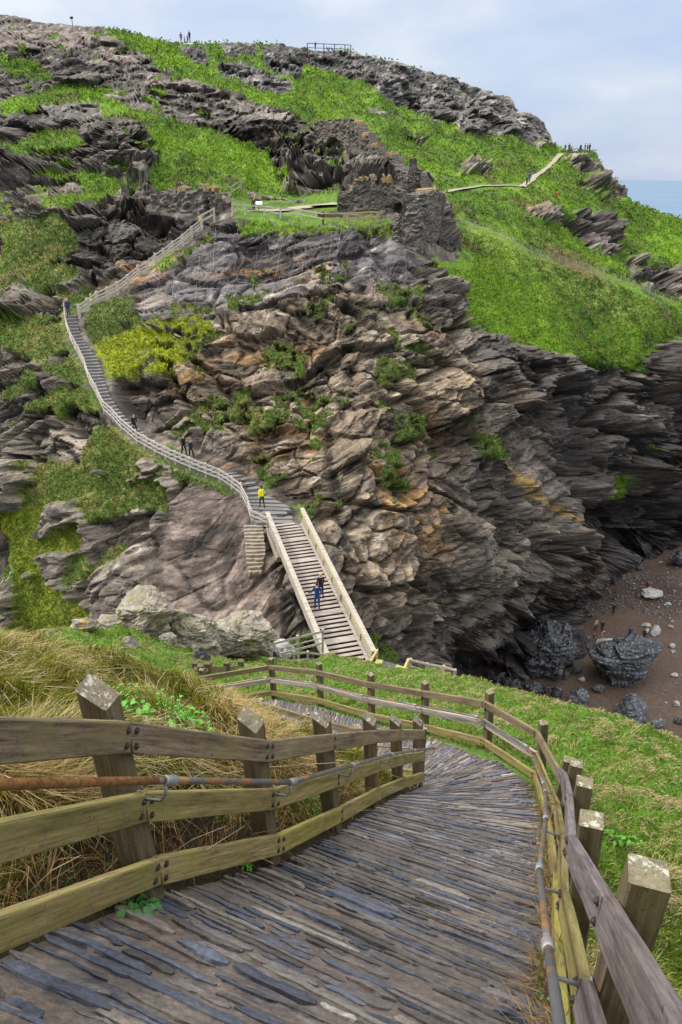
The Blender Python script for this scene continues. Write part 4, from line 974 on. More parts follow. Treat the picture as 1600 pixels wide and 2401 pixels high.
for sgn, nm in ((-1, 'left'), (1, 'right')):
    o = sgn * bw / 2
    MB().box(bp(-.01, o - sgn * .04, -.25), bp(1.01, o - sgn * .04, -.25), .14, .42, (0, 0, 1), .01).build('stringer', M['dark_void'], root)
    MB().box(bp(-.01, o - sgn * .05, .09), bp(1.0, o - sgn * .05, .09), .20, .06, (0, 0, 1), .01, 0, 1).build('kerb_board', M['pale_wood'], root)
    npn = 8
    for k in range(npn):
        t0, t1 = k / npn, (k + 1) / npn
        b = MB()
        for j in range(6):
            h = -.22 + j * .19
            b.box(bp(t0 + .004, o + sgn * (.05 + .02 * j), h), bp(t1 - .004, o + sgn * (.05 + .02 * j), h), .03, .185, (0, 0, 1), .004)
        b.build('side_panel', M['pale_wood'], root)
        MB().box(bp(t0, o - sgn * .03, -.3), bp(t0, o + sgn * .13, .93), .09, .07, bdir, .006).build('parapet_post', M['dark_void'] if False else M['pale_wood'], root)
    MB().box(bp(-.015, o + sgn * .12, .98), bp(1.01, o + sgn * .12, .98), .30, .07, (0, 0, 1), .012, 0, 4).build('handrail', M['pale_wood'], root)
    MB().box(bp(-.01, o - sgn * .0, .80), bp(1.0, o - sgn * .0, .80), .06, .10, (0, 0, 1), .012, 0, 4).build('inner_rail', M['yellow_wood'] if sgn > 0 else M['pale_wood'], root)
for o in (-.7, .7):
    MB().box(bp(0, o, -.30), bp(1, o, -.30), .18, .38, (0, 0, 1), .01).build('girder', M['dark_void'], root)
# landing beside the bridge foot
pl = [P(884, 1551, 41.6), P(957, 1566, 40.6), P(944, 1590, 39.4), P(866, 1573, 40.2)]
zz = sum(q.z for q in pl) / 4 ; pl = [Vector((q.x, q.y, zz + (q.z - zz) * .3)) for q in pl]
root = thing('viewing_platform', pl[3], 'small dark boarded platform with yellowish rails beside the bridge foot', 'platform')
b = MB()
for k in range(14):
    f0, f1 = k / 14 + .004, (k + 1) / 14 - .004
    a0, a1 = pl[0].lerp(pl[1], f0), pl[0].lerp(pl[1], f1); c0, c1 = pl[3].lerp(pl[2], f0), pl[3].lerp(pl[2], f1)
    b.prism([a0, a1, c1, c0], (0, 0, -.05), 1 if 3 <= k <= 8 else 0)
n = NT('wet_dark_boards', .45, .5); v = n.coord('Object', (2, 2, 2)); n.col(n.mix(n.noise(v, 8, 6, .7), (.04, .042, .05), (.12, .12, .13))); M['dark_boards'] = n.m
b.build('deck', [M['yellow_wood'], M['dark_boards']], root)
for a, c in ((0, 3), (1, 2)):
    for up in (.0, .12): pass
    MB().box(pl[a] + Vector((0, 0, .5)), pl[c] + Vector((0, 0, .5)), .12, .14, (0, 0, 1)).build('side_rail', M['yellow_wood'], root)
    for k in (a, c): MB().box(pl[k] - Vector((0, 0, .6)), pl[k] + Vector((0, 0, .56)), .12, .12, (1, 0, 0)).build('post', M['yellow_wood'], root)
MB().box(pl[3] + Vector((0, 0, .03)), pl[2] + Vector((0, 0, .03)), .14, .12, (0, 0, 1)).build('edge_board', M['pale_wood'], root)
# ------------------------------------------------------------------ simple fences
def fence(name, feet, h, label, cat='fence', group=None, posts=.09, rails=((.95, .09), (.5, .09)), mat='pale_wood', side=(0, -1, 0), pmat=None, lean=0, every=1):
    root = thing(name, feet[0], label, cat, group)
    for k, f in enumerate(feet):
        hh = h * random.uniform(.97, 1.06)
        MB().box(f - Vector((0, 0, .3)), f + Vector((random.uniform(-.02, .02), 0, hh)), posts, posts, (1, 0, 0), .008).build('post', M[pmat or mat], root)
    sv = Vector(side) * (posts / 2 + .015)
    for (fr, wd_) in rails:
        for a, c in zip(feet[:-1], feet[1:]):
            MB().box(a + Vector((0, 0, h * fr)) + sv, c + Vector((0, 0, h * fr)) + sv, .035, wd_, (0, 0, 1), .004, 0, 2, .004).build('rail', M[mat], root)
    return root
SPO = [(591,1227,55.8),(581.6,1195.6,57),(566,1165,58),(544,1148,58.6),(515.5,1129.5,59),(483.6,1117.6,59.3),(446,1102,59.7),(412.5,1088,60.1),(389,1077.5,60.45),(364,1065,60.8),(340,1051,61.3),(322,1041,61.7),(301,1022,62.5),(284.6,1009,63),(266,987,63.9),(245,968,64.8),(228,931,66.5),(212,903,68),(200,866,70),(187,839,71.4),(176,820,72.3),(165,797,73.6),(156,765,75.2),(154,738,76.5)]
SPOf = [P(*q) for q in SPO]
fence('stair_fence', [P(627, 1244, 55.3)] + SPOf, 1.12, 'pale post and rail fence curving up the left side of the cliff staircase', 'fence', 'fences of the cliff staircase', .14, ((.93, .15), (.62, .10), (.3, .10)), mat='stair_rail')
fence('stair_fence', [P(*q) for q in UPFENCE] , 1.15, 'grey post and rail fence rising diagonally to the castle doorway', 'fence', 'fences of the cliff staircase', .26, ((.85, .17), (.55, .15), (.28, .15)), mat='stair_rail')
gate = [P(474, 533, 90.3), P(503, 517, 91.0)]
fence('stair_fence', gate, 1.35, 'short two-rail fence at the castle doorway above the staircase', 'fence', 'fences of the cliff staircase', .22, ((.95, .18), (.5, .18)), mat='stair_rail')
fence('terrace_fence', [on_hill(x, y) + Vector((0, -.1, 0)) for x, y, _ in TERRFENCE[:6]], 1.15, 'light post and rail fence on the left part of the castle terrace edge', 'fence', 'fences of the castle terrace', .19, ((.95, .15), (.5, .13)), mat='stair_rail')
fence('terrace_fence', [on_hill(x, y) + Vector((0, -.1, 0)) for x, y, _ in TERRFENCE[5:]], 1.15, 'yellowish post and rail fence below the castle ruin on the terrace edge', 'fence', 'fences of the castle terrace', .19, ((.97, .16), (.5, .14)), mat='yellow_wood')
fence('hill_fence', [on_hill(x, y) for x, y in ((470, 452), (514, 464), (545, 461), (566, 446))], 1.35, 'pale fence on bright grass behind the ruined courtyard wall', 'fence', None, .15, ((.95, .12), (.45, .12)))
fence('hillside_fence', [on_hill(x, y) for x, y in HILLFENCE], .95, 'long thin grey fence running down the grassy slope right of the tower', 'fence', None, .11, ((.95, .05), (.65, .035), (.35, .035)))
tops = [(721, 118.5), (760, 120), (785, 121), (809, 122), (823, 123)]
feet = [P(x, y, 190) for x, y in tops]
for f in feet: f.z -= .6
fence('summit_railing', feet, 2.2, 'dark railing standing on the summit skyline', 'railing', None, .2, ((.97, .14), (.55, .12)), mat='dark_void')
fence('wooden_fence', [P(645, 1548, 37.5), P(700, 1533, 38.5), P(757, 1518, 39.5)], 1.05, 'three-rail fence left of the bridge foot above green grass', 'fence', None, .12, ((.95, .12), (.6, .06), (.3, .12)))
fence('wooden_fence', [P(690, 1565, 38), P(722, 1562, 38.6), P(770, 1568, 39.2)], .9, 'weathered low fence beside the stone landing at the bridge foot', 'fence', None, .12, ((.95, .10), (.5, .10)))
fence('wooden_fence', [P(962, 1576, 41), P(1000, 1586, 40.4), P(1040, 1594, 39.6), P(1066, 1602, 39)], .85, 'grey fence right of the small platform at the cliff edge', 'fence', None, .13, ((.97, .12), (.5, .10)))
fence('wooden_fence', [P(372, 1590, 25.5), P(424, 1594, 24.8), P(462, 1603, 24), P(476, 1612, 23.6), P(491, 1604, 23.4), P(535, 1602, 25), P(567, 1596, 26)], .78, 'cluster of short fence posts at the turn of the lower path behind straw grass', 'fence', None, .19, ((.8, .15), (.4, .12)), mat='rail_grey', pmat='post')
# ------------------------------------------------------------------ stairs cut up the island
n = NT('stair_slate', .6, .4); v = n.coord('Object', rnd=True); f = n.noise(v, 5, 7, .7)
n.col(n.mix(f, (.085, .083, .083), (.235, .23, .23))); n.bump(f, .5, .03); M['stair'] = n.m
n = NT('old_step_stone', .85, .25); v = n.coord('Object', rnd=True); f = n.noise(v, 6, 7, .7)
n.col(n.mix(f, (.14, .115, .085), (.42, .37, .30))); n.bump(f, .7, .05); M['oldstep'] = n.m
def stairs(name, Lp, Rp, nst, mat, label, cat, thick=.3, ragged=0.0, group=None):
    L = [P(*q) for q in Lp]; R_ = [P(*q) for q in Rp]
    root = thing(name, L[0], label, cat, group)
    cum = [0]
    for a, b, c, d_ in zip(L[:-1], R_[:-1], L[1:], R_[1:]): cum.append(cum[-1] + max(.02, ((c + d_) - (a + b)).length / 2))
    def ev(f):
        k = min(max(np.searchsorted(cum, f * cum[-1]) - 1, 0), len(L) - 2); u = (f * cum[-1] - cum[k]) / (cum[k + 1] - cum[k])
        return L[k].lerp(L[k + 1], u), R_[k].lerp(R_[k + 1], u)
    for i in range(nst):
        a, b = ev(i / nst); c, d_ = ev(min((i + 1.12) / nst, 1)); m0 = ev((i + 1) / nst)
        z0 = (m0[0].z + m0[1].z) / 2 + .06
        nx = 5; top = []; 
        for k in range(nx + 1):
            w = k / nx; q = a.lerp(b, w); top.append(Vector((q.x + random.uniform(-1, 1) * ragged, q.y + random.uniform(-1, 1) * (.02 + ragged), z0 + random.uniform(-.012, .012) * (1 + ragged * 20))))
        for k in range(nx, -1, -1):
            w = k / nx; q = c.lerp(d_, w); top.append(Vector((q.x, q.y, z0 + random.uniform(-.01, .01))))
        n_ = len(top); vv = top + [t_ - Vector((0, 0, thick + (.5 if k > nx else 0))) for k, t_ in enumerate(top)]
        ff = [tuple(range(n_)), tuple(range(2 * n_ - 1, n_ - 1, -1))] + [(j, n_ + j, n_ + (j + 1) % n_, (j + 1) % n_) for j in range(n_)]
        MB().add(vv, ff).build('step', mat, root)
    return root
stairs('stone_staircase', STAIR_L, STAIR_R, 64, M['stair'], 'long grey slate staircase climbing the cliff from the bridge', 'staircase')
stairs('stone_staircase', [(585,1352,52.9),(580,1330,53.2),(577,1300,53.7),(574,1270,54.4),(572,1235,55.3)], [(612,1345,52.9),(617,1325,53.2),(623,1295,53.7),(620,1265,54.4),(617,1230,55.3)], 13, M['oldstep'], 'disused crumbling stone steps below the yellow-jacketed walker', 'staircase', .16, .05)
b = MB().box(P(629, 1244, 55.0), P(655, 1312, 53.0), .35, .5, (0, 0, 1), .05, 0, 5, .03)
tag(b.build('stone_abutment', M['oldstep'], None, origin=P(629, 1244, 55)), 'long pale stone ledge beside the bridge head', 'ledge')
# stone landing beside the bridge foot
b = MB().prism([P(735, 1578, 38.6), P(772, 1574, 40.2), P(762, 1552, 41.5), P(730, 1558, 40)], (0, 0, -.4)); tag(b.build('stone_landing', M['stair'], None, origin=P(735, 1578, 38.6)), 'grey flagstone landing left of the bridge foot', 'landing')
# ------------------------------------------------------------------ castle ruins
def masonry(name, c1, c2, c3, sc=1.0):
    n = NT(name, .9, .2); v = n.coord('Object', (1, 1, 3.2))
    vo = n.n('ShaderNodeTexVoronoi'); n.l(v, vo.inputs['Vector']); vo.inputs['Scale'].default_value = 1.9 * sc
    ed = n.n('ShaderNodeTexVoronoi', feature='DISTANCE_TO_EDGE'); n.l(v, ed.inputs['Vector']); ed.inputs['Scale'].default_value = 1.9 * sc
    f = n.noise(v, 3, 6, .7)
    c = n.mix(vo.outputs['Color'], c1, c2); c = n.mix(n.ramp(f, (.5, 0.), (.75, .8)), c, c3)
    c = n.mix(n.ramp(ed.outputs['Distance'], (.0, 1.), (.07, 0.)), c, tuple(q * .25 for q in c1)); n.col(c)
    n.bump(n.mix(.5, f, n.ramp(ed.outputs['Distance'], (0., 0.), (.15, 1.))), .9, .15); return n.m
M['mason'] = masonry('ruin_masonry', (.085, .076, .066), (.25, .222, .19), (.33, .30, .26))
M['mason_dark'] = masonry('dark_ruin_masonry', (.06, .052, .046), (.15, .125, .105), (.17, .14, .10))
M['mason_pale'] = masonry('pale_ruin_masonry', (.19, .165, .14), (.36, .32, .28), (.42, .38, .32))
n = NT('orange_lichen_stone', .9, .2); v = n.coord('Object'); n.col(n.mix(n.ramp(n.noise(v, 2.5, 5, .7), (.50, 0.), (.60, 1.)), (.24, .21, .16), (.42, .25, .03))); n.bump(n.noise(v, 6, 5), .8, .1); M['lichen'] = n.m
def ruin(name, colsx, thick, label, cat, mat='mason', caps=None, group=None, sink=1.2, holes=(), gaps=(), root=None, part='wall'):
    """a standing wall: columns (px, py of its foot, py of its top, distance); thickness runs away from the viewer"""
    first = P(colsx[0][0], colsx[0][1], colsx[0][3])
    if root is None: root = thing(name, first, label, cat, group)
    cx_ = np.array(colsx, float)
    # resample along the wall, about one column per 0.35 m
    feet = [P(c[0], c[1], c[3]) for c in colsx]; tps = [raise_to(f, c[2]) for f, c in zip(feet, colsx)]
    run = [0]
    for a, b in zip(feet[:-1], feet[1:]): run.append(run[-1] + max(.02, math.hypot(b.x - a.x, b.y - a.y)))
    nx = max(6, int(run[-1] / .28)); sm = np.unique(np.concatenate([np.linspace(0, run[-1], nx), run]))
    zmin = min(f.z for f in feet) - sink; 
    XY = np.stack([np.interp(sm, run, [f.x for f in feet]), np.interp(sm, run, [f.y for f in feet])], 1)
    zb = np.interp(sm, run, [f.z for f in feet]) - sink; zt = np.interp(sm, run, [t.z for t in tps])
    zt = zt + fbm(np.stack([sm * 1.1, sm * 0, sm * 0 + len(colsx)], 1), 3, 5) * .45 + (np.round(fbm(np.stack([sm * .7, sm * 0, sm * 0], 1), 2, 9) * 3) * .12)
    nz = max(6, int((zt - zb).max() / .28)); tv = np.linspace(0, 1, nz)
    dr = np.gradient(XY, axis=0); dr /= np.linalg.norm(dr, axis=1)[:, None] + 1e-9; nr = np.stack([dr[:, 1], -dr[:, 0]], 1); nr[nr[:, 1] > 0] *= -1
    def skin(off):
        Vf = np.zeros((nz, len(sm), 3)); Vf[:, :, :2] = XY[None] + nr[None] * off
        Vf[:, :, 2] = zb[None] + (zt - zb)[None] * tv[:, None]; return Vf
    fr, bk = skin(0), skin(-thick)
    q = fr.reshape(-1, 3); w1, w2, wr, _ = worley(q * np.array([1.5, 1.5, 4.0]), 5); 
    dsp = (wr - .5) * .34 + fbm(q * .5, 3, 7) * .5; 
    frd = q.copy(); frd[:, :2] += np.tile(nr, (nz, 1)) * dsp[:, None]
    for (hx, hy, hw, hh) in holes:                                   # openings sunk into the face
        for k in range(len(frd)):
            ux, uy, _ = to_px(frd[k])
            if abs(ux - hx) < hw and abs(uy - hy) < hh: frd[k, :2] -= nr[k % len(sm)] * (thick * .8)
    nv = len(q); Vw = np.concatenate([frd, bk.reshape(-1, 3)]); ncw = len(sm)
    fs = [gridfaces(nz, ncw), gridfaces(nz, ncw)[:, ::-1] + nv]
    i = np.arange(ncw - 1); t0 = (nz - 1) * ncw
    fs.append(np.stack([t0 + i, t0 + i + 1, nv + t0 + i + 1, nv + t0 + i], 1))
    j = np.arange(nz - 1) * ncw
    fs.append(np.stack([j, j + ncw, nv + j + ncw, nv + j], 1)); fs.append(np.stack([j + ncw - 1, nv + j + ncw - 1, nv + j + 2 * ncw - 1, j + 2 * ncw - 1], 1))
    fs.append(np.stack([i, nv + i, nv + i + 1, i + 1], 1))
    me = meshnp(part, Vw - np.array(root.location)[None], np.concatenate(fs), False); bm = bmesh.new(); bm.from_mesh(me); bmesh.ops.recalc_face_normals(bm, faces=bm.faces); bm.to_mesh(me); bm.free()
    link(part, me, M[mat], root)
    for (cx0, cx1, ch) in (caps or []):                              # lichen-covered capstones
        ok = [k for k in range(ncw) if cx0 <= to_px((XY[k, 0], XY[k, 1], zt[k]))[0] <= cx1]
        if len(ok) < 2: continue
        b = MB()
        for k in ok[:-1]:
            p0 = Vector((XY[k, 0], XY[k, 1], zt[k] + ch * .3)); p1 = Vector((XY[k + 1, 0], XY[k + 1, 1], zt[k + 1] + ch * .3))
            n2_ = Vector((nr[k, 0], nr[k, 1], 0)) * (-thick / 2)
            if random.random() < .85: b.box(p0 + n2_ - (p1 - p0) * .25, p1 + n2_ + Vector((0, 0, random.uniform(-.1, .1))), thick * random.uniform(.8, 1.05), ch * random.uniform(.3, 1.0), (0, 0, 1), .07, 0, 3, .07)
        b.build('capstone', M['lichen'], root)
    return root
ruin('ruined_wall', [(356,490,455,97),(372,492,450,96.6),(407,500,452,96),(440,505,447,95),(472,512,443,94),(476,514,449,94),(480,514,447,93.8),(512,520,450,93)], 1.0, 'ruined courtyard wall with a narrow dark doorway and orange capstones', 'ruin', 'mason', [(412,436,.8),(474,492,1.0),(495,505,.9)], 'castle ruins on the island', holes=[(484.5,492,4.2,22)])
ruin('ruined_wall', [(512,520,465,93),(530,516,470,95.5),(549,512,476,98.5)], .8, 'short dark wall end sloping down beside the castle terrace', 'ruin', 'mason_dark', None, 'castle ruins on the island')
ruin('ruined_wall', [(791,500,455,96),(800,501,450,96),(815,501,447,96),(826,502,452,95.8),(831,502,433,95.5),(850,502,424,95.3),(874,502,419,95),(886,502,434,95),(896,502,436,95),(905,502,429,95),(918,502,428,95),(922,502,436,95),(944,503,450,94.5)], 1.4, 'ruined castle wall with thick orange lichen along its top', 'ruin', 'mason', [(826,886,.9),(896,921,1.3)], 'castle ruins on the island', holes=[(932,490,9,12)])
ruin('ruined_tower', [(918,592,512,88),(935,595,505,87.5),(950,598,462,87),(966,600,455,86.6),(984,602,453,86.3),(988,602,456,86.5),(1005,606,452,89),(1022,610,451,92),(1034,614,453,95)], 2.0, 'tall dark ruined tower face dropping from the terrace to the grass', 'ruin', 'mason', [(1012,1031,.5)], 'castle ruins on the island', sink=2.5)
ruin('ruined_wall', [(1030,580,482,95),(1040,580,481,96),(1050,578,486,97.5),(1061,575,500,99)], 1.5, 'narrow buttress leaning on the right side of the dark tower', 'ruin', 'mason_dark', None, 'castle ruins on the island', sink=3)
ruin('ruined_wall', [(1026,612,558,91.5),(1045,615,562,92),(1062,618,568,93),(1079,622,576,95)], 1.6, 'low dark wall stub at the foot of the tower', 'ruin', 'mason_dark', None, 'castle ruins on the island', sink=2.5)
ruin('curtain_wall', [(738,300,287,138),(770,322,281,136),(800,347,278,134),(819,362,277,132),(820,363,293,132),(842,380,294,130),(845,387,320,129.5),(865,402,322,128),(867,404,344,127.5),(884,417,345,126),(888,420,366,125.5),(922,432,368,123),(929,434,392,122),(950,437,400,120),(957,438,412,119)], 1.6, 'long stepped curtain wall climbing the grassy hill behind the ruin', 'ruin', 'mason', [(823,842,.9),(847,865,.9),(869,884,.9),(904,922,.9)], 'castle ruins on the island', sink=2,
     holes=[(807,310,2,2),(829,311,2,2),(831,329,2,2),(817,347,2,2),(850,346,2,2),(836,366,2,2),(869,364,2,2),(864,381,2,2),(890,420,2.5,2.5),(851,400,2,2)])
ruin('low_wall', [(556,464,451,114),(570,470,449,113),(600,477,456,111),(660,482,467,109),(720,483,471,108),(788,486,473,106)], .9, 'low rubble wall at the back of the castle terrace', 'ruin', 'mason_pale', None, 'castle ruins on the island', sink=.6)
ruin('ruined_wall', [(930,462,432,110),(942,462,424,109.5),(957,462,404,109),(958,462,372,109),(974,462,369,109),(975,462,392,109),(983,462,402,109),(990,463,436,108.5)], 1.3, 'broken wall with a lichen-topped pillar in front of the slate-roofed hut', 'ruin', 'mason', [(957,976,.5),(978,986,.5)], 'castle ruins on the island', sink=1.2)
ruin('ruined_wall', [(745,508,497,93),(770,510,496,93),(800,511,499,93)], .8, 'low stone footing on the terrace left of the lichened ruin', 'ruin', 'mason', None, 'castle ruins on the island', sink=.8)
# slate roofed hut
hd_ = 121; ha, hb = P(985, 451, hd_ - 2), P(1014, 450, hd_ + 1.5); hc = P(930, 440, hd_ + 7)
root = thing('stone_hut', ha, 'small stone hut with a grey slate roof and dark doorway', 'hut')
ux = (hb - ha); ux.z = 0; ux.normalize(); vx = Vector((-ux.y, ux.x, 0)); wl = (hb - ha).length; dl = 6.0; hh = raise_to(hb, 409).z - ha.z
vx = Vector((-.62, .78, 0))
qs = [ha, ha + ux * wl, ha + ux * wl + vx * dl, ha + vx * dl]
for q in qs: q.z = ha.z - 1
hh += 1
b = MB(); b.prism(qs, (0, 0, hh)); gm0 = (qs[0] + qs[1]) / 2; gm1 = (qs[3] + qs[2]) / 2
b.prism([qs[0] + Vector((0, 0, hh)), qs[1] + Vector((0, 0, hh)), gm0 + Vector((0, 0, hh + .7))], vx * dl); b.build('wall', M['mason_pale'], root)
M['slate_roof'] = plain('slate_roof', (.17, .175, .20), .5, .3, 6, .5)
b = MB()
for s_ in (0, 1):
    e = qs[s_]; o_ = (e - gm0).normalized() * .35; rz_ = gm0 + Vector((0, 0, hh + .80)); ez = e + o_ + Vector((0, 0, hh + .02))
    b.prism([ez - vx * .35, rz_ - vx * .35, rz_ + vx * (dl + .35), ez + vx * (dl + .35)], (0, 0, .12))
b.build('roof', M['slate_roof'], root)
dp = qs[0].lerp(qs[1], .62) - vx * .03 + Vector((0, 0, 1)); dq = dp + ux * .75
MB().prism([dp, dq, dq + Vector((0, 0, 2.0)), dp + Vector((0, 0, 2.0))], vx * .2).build('door', M['dark_void'], root)
dp = qs[0].lerp(qs[1], .16) - vx * .03 + Vector((0, 0, 2.0)); dq = dp + ux * .5
MB().prism([dp, dq, dq + Vector((0, 0, .7)), dp + Vector((0, 0, .7))], vx * .2).build('window', M['dark_void'], root)
# information board on the terrace
ip = on_hill(609, 498); root = thing('information_board', ip, 'white tilted information board on the castle terrace', 'sign')
MB().box(ip, ip + Vector((0, 0, .95)), .10, .10, (1, 0, 0)).build('post', M['dark_void'], root)
MB().box(ip + Vector((-.45, 0, 1.05)), ip + Vector((.45, 0, 1.05)), .6, .05, (0, -.6, .8), .01).build('panel', plain('white_panel', (.75, .75, .74)), root)
pp = on_hill(170, 61); root = thing('signpost', pp, 'tiny dark signpost on the left skyline', 'signpost')
MB().box(pp - Vector((0, 0, .3)), pp + Vector((0, 0, 1.5)), .12, .12, (1, 0, 0)).build('post', M['dark_void'], root)
MB().box(pp + Vector((-.4, 0, 1.5)), pp + Vector((.3, 0, 1.6)), .08, .45, (0, 0, 1)).build('board', M['dark_void'], root)
# ------------------------------------------------------------------ rock netting cables
root = None; M['cable'] = plain('net_cable', (.30, .30, .31), .5, .15, 5, .5)
cabs = [(508,524,500,640),(561,524,545,700),(612,516,592,690),(664,560,640,690),(722,560,700,700),(778,548,770,660),(797,545,780,690),(870,545,868,670),(912,560,905,650),(950,590,952,655),(470,600,455,730),(415,610,398,740),(345,640,338,740),(380,620,364,730)]
for k, (x0, y0, x1, y1) in enumerate(cabs):
    ps = []
    for t in np.linspace(0, 1, 9):
        q = on_hill(x0 + (x1 - x0) * t, y0 + (y1 - y0) * t); ps.append(q + Vector((0, -.22, .08)))
    if root is None: root = thing('rockfall_net', ps[0], 'steel cable rockfall net hanging over the cliff below the castle terrace', 'rockfall net')
    MB().tube(ps, .010, 5).build('cable', M['cable'], root)
# far gravel footpaths on the island
def trail(pts_, w, mat, name='footpath'):
    pt = []
    for (x0, y0), (x1, y1) in zip(pts_[:-1], pts_[1:]):
        for t in np.linspace(0, 1, 10, endpoint=False): pt.append(on_hill(x0 + (x1 - x0) * t, y0 + (y1 - y0) * t))
    pt = np.array(pt)
    for _ in range(3): pt[1:-1] = (pt[2:] + pt[:-2] + pt[1:-1]) / 3
    tg = np.gradient(pt, axis=0); sd = np.stack([tg[:, 1], -tg[:, 0], 0 * tg[:, 0]], 1); sd /= np.linalg.norm(sd, axis=1)[:, None] + 1e-6
    wv = np.interp(np.linspace(0, 1, len(pt)), np.linspace(0, 1, len(w)), w) * (1 + .2 * fbm(pt * .4, 2, 3))
    tg_up = np.array([[0, 0, .22]])
    rows = np.stack([pt + sd * wv[:, None] * k + tg_up * (1 - .6 * abs(k * 2)) for k in (-.5, -.25, 0, .25, .5)], 1).reshape(-1, 3)
    tag(link(name, meshnp(name, rows, gridfaces(len(pt), 5)), mat), kind='structure')
M['gravel'] = plain('pale_gravel', (.30, .265, .205), .9, .2, 1.5)
trail([(1036,453),(1062,447),(1090,443),(1130,437),(1180,436),(1222,438)], [1.4, 1.6, 1.2, .8, 1.0], M['gravel'])
trail([(1222,438),(1240,426),(1256,412),(1272,402),(1290,388),(1302,374),(1316,360)], [1.8, 1.8, 1.4, 1.2, 1.3, 1.6], M['gravel'])
trail([(590,494),(640,496),(690,490),(730,484),(788,479)], [4.0, 4.2, 3.2, 4.5, 5.0], M['gravel'])
# ------------------------------------------------------------------ boulders
def rockmat(name, c1, c2, c3, sp=.3, rough=.7, lich=None):
    n = NT(name, rough, sp); v = n.coord('Object', (1, 1, 1), rnd=True); st = n.coord('Object', (.6, .6, 2.4), rnd=True)
    f = n.noise(st, 1.1, 8, .68, .6); g = n.noise(v, 4, 7, .7)
    c = n.mix(n.ramp(f, (.3, 0.), (.6, 1.)), c1, c2); c = n.mix(n.ramp(g, (.52, 0.), (.62, .9)), c, c3)
    if lich: c = n.mix(n.ramp(n.noise(v, 2.0, 6, .75), (.56, 0.), (.60, .9)), c, lich)
    n.col(c); n.bump(n.mix(.5, f, g), .9, .2); return n.m
M['bk_dark'] = rockmat('wet_dark_boulder', (.010, .010, .012), (.035, .037, .043), (.24, .26, .30), .5, .42)
M['bk_grey'] = rockmat('blue_grey_boulder', (.025, .028, .033), (.085, .092, .108), (.28, .29, .31), .4, .55)
M['bk_pale'] = rockmat('pale_boulder', (.22, .22, .22), (.48, .47, .46), (.62, .61, .59))
M['bk_lich'] = rockmat('lichened_rock', (.10, .09, .075), (.30, .27, .22), (.46, .43, .36), .3, .85, (.26, .24, .09))
M['bk_orange'] = rockmat('orange_lichen_rock', (.12, .11, .09), (.36, .33, .28), (.46, .43, .36), .3, .85, (.58, .34, .02))
def boulder(c, sx, sy, sz, mat, label, seed, rot=0.0, sink=.25, rough=1.0, tilt=0.0, name='boulder', group=None, sub=5, cells=1.6):
    bm = bmesh.new(); bmesh.ops.create_icosphere(bm, subdivisions=sub, radius=1)
    q = np.array([v.co for v in bm.verts])
    q0 = q.copy(); dv = np.random.default_rng(seed).uniform(0, 50, 3)
    # planed off by a handful of joint faces, then bedding ribs and grain
    r = np.random.default_rng(seed)
    for k in range(13):
        nrm = r.normal(0, 1, 3); nrm /= np.linalg.norm(nrm); hgt = r.uniform(.50, .88)
        dd = q @ nrm - hgt; q = q - np.maximum(dd, 0)[:, None] * nrm[None] * .92
    w1, w2, wr, _ = worley(q0 * np.array([cells, cells, cells * 2.2]) + dv, seed)
    q = q * (1 + rough * ((wr - .5) * .13 + fbm(q0 * 1.3 + dv, 4, seed) * .34 + fbm(q0 * np.array([2, 2, 9]) + dv, 3, seed + 2) * .07 - .035 * sstep(.10, 0, w2 - w1)))[:, None]
    q = q * np.array([sx, sy, sz])
    ca, sa = math.cos(tilt), math.sin(tilt); q = np.stack([q[:, 0] * ca + q[:, 2] * sa, q[:, 1], -q[:, 0] * sa + q[:, 2] * ca], 1)
    ca, sa = math.cos(rot), math.sin(rot); q = np.stack([q[:, 0] * ca - q[:, 1] * sa, q[:, 0] * sa + q[:, 1] * ca, q[:, 2]], 1)
    q[:, 2] += sz * (1 - sink)
    for v, p in zip(bm.verts, q): v.co = p
    me = bpy.data.meshes.new(name); bm.to_mesh(me); bm.free()
    me.polygons.foreach_set('use_smooth', [False] * len(me.polygons)); o = link(name, me, M[mat]); o.location = c
    return tag(o, label, 'boulder' if name == 'boulder' else 'rock', group)
def on_beach(px, py, drop=BEACH): return P(px, py, plane_d(py, drop))
BG = 'boulders on the beach'
def bb(px, py, wpx, hpx, mat, label, seed, depth=.8, **k):
    c = on_beach(px, py + hpx * .30); d_ = plane_d(py + hpx * .3, BEACH); w = wpx / F * d_ / 2
    hz = hpx / F * d_ / 1.75
    return boulder(c, w, w * depth, hz, mat, label, seed, group=BG, sub=k.pop('sub', 4), **k)
bb(1458, 1552, 186, 108, 'bk_dark', 'largest black boulder lying alone on the brown sand', 12, rot=.3, sub=6, rough=1.15, tilt=.12)
bb(1285, 1530, 150, 130, 'bk_dark', 'huge dark rock block at the cliff foot beside the sand', 25, rot=-.2, sub=6, rough=1.3, depth=.9, tilt=-.15)
bb(1477, 1668, 96, 58, 'bk_grey', 'broad blue-grey boulder half hidden by the grass edge', 33, rot=.5, sub=5)
bb(1478, 1640, 30, 14, 'bk_grey', 'small flat grey boulder just behind the broad blue-grey one', 34)
bb(1482, 1690, 48, 26, 'bk_grey', 'rounded grey boulder in front of the broad blue-grey one', 35)
bb(1356, 1638, 54, 38, 'bk_grey', 'blue-grey boulder at the grass edge left of the orange sand', 36, rot=.8)
bb(1368, 1652, 22, 16, 'bk_grey', 'small pale-blue stone touching the boulder at the grass edge', 37)
bb(1306, 1625, 36, 34, 'bk_dark', 'pointed black rock at the grass edge', 38, tilt=.3)
bb(1400, 1616, 36, 22, 'bk_grey', 'small split grey boulder below the largest black boulder', 39)
bb(1364, 1594, 22, 12, 'bk_pale', 'little whitish stone left of the largest black boulder', 40)
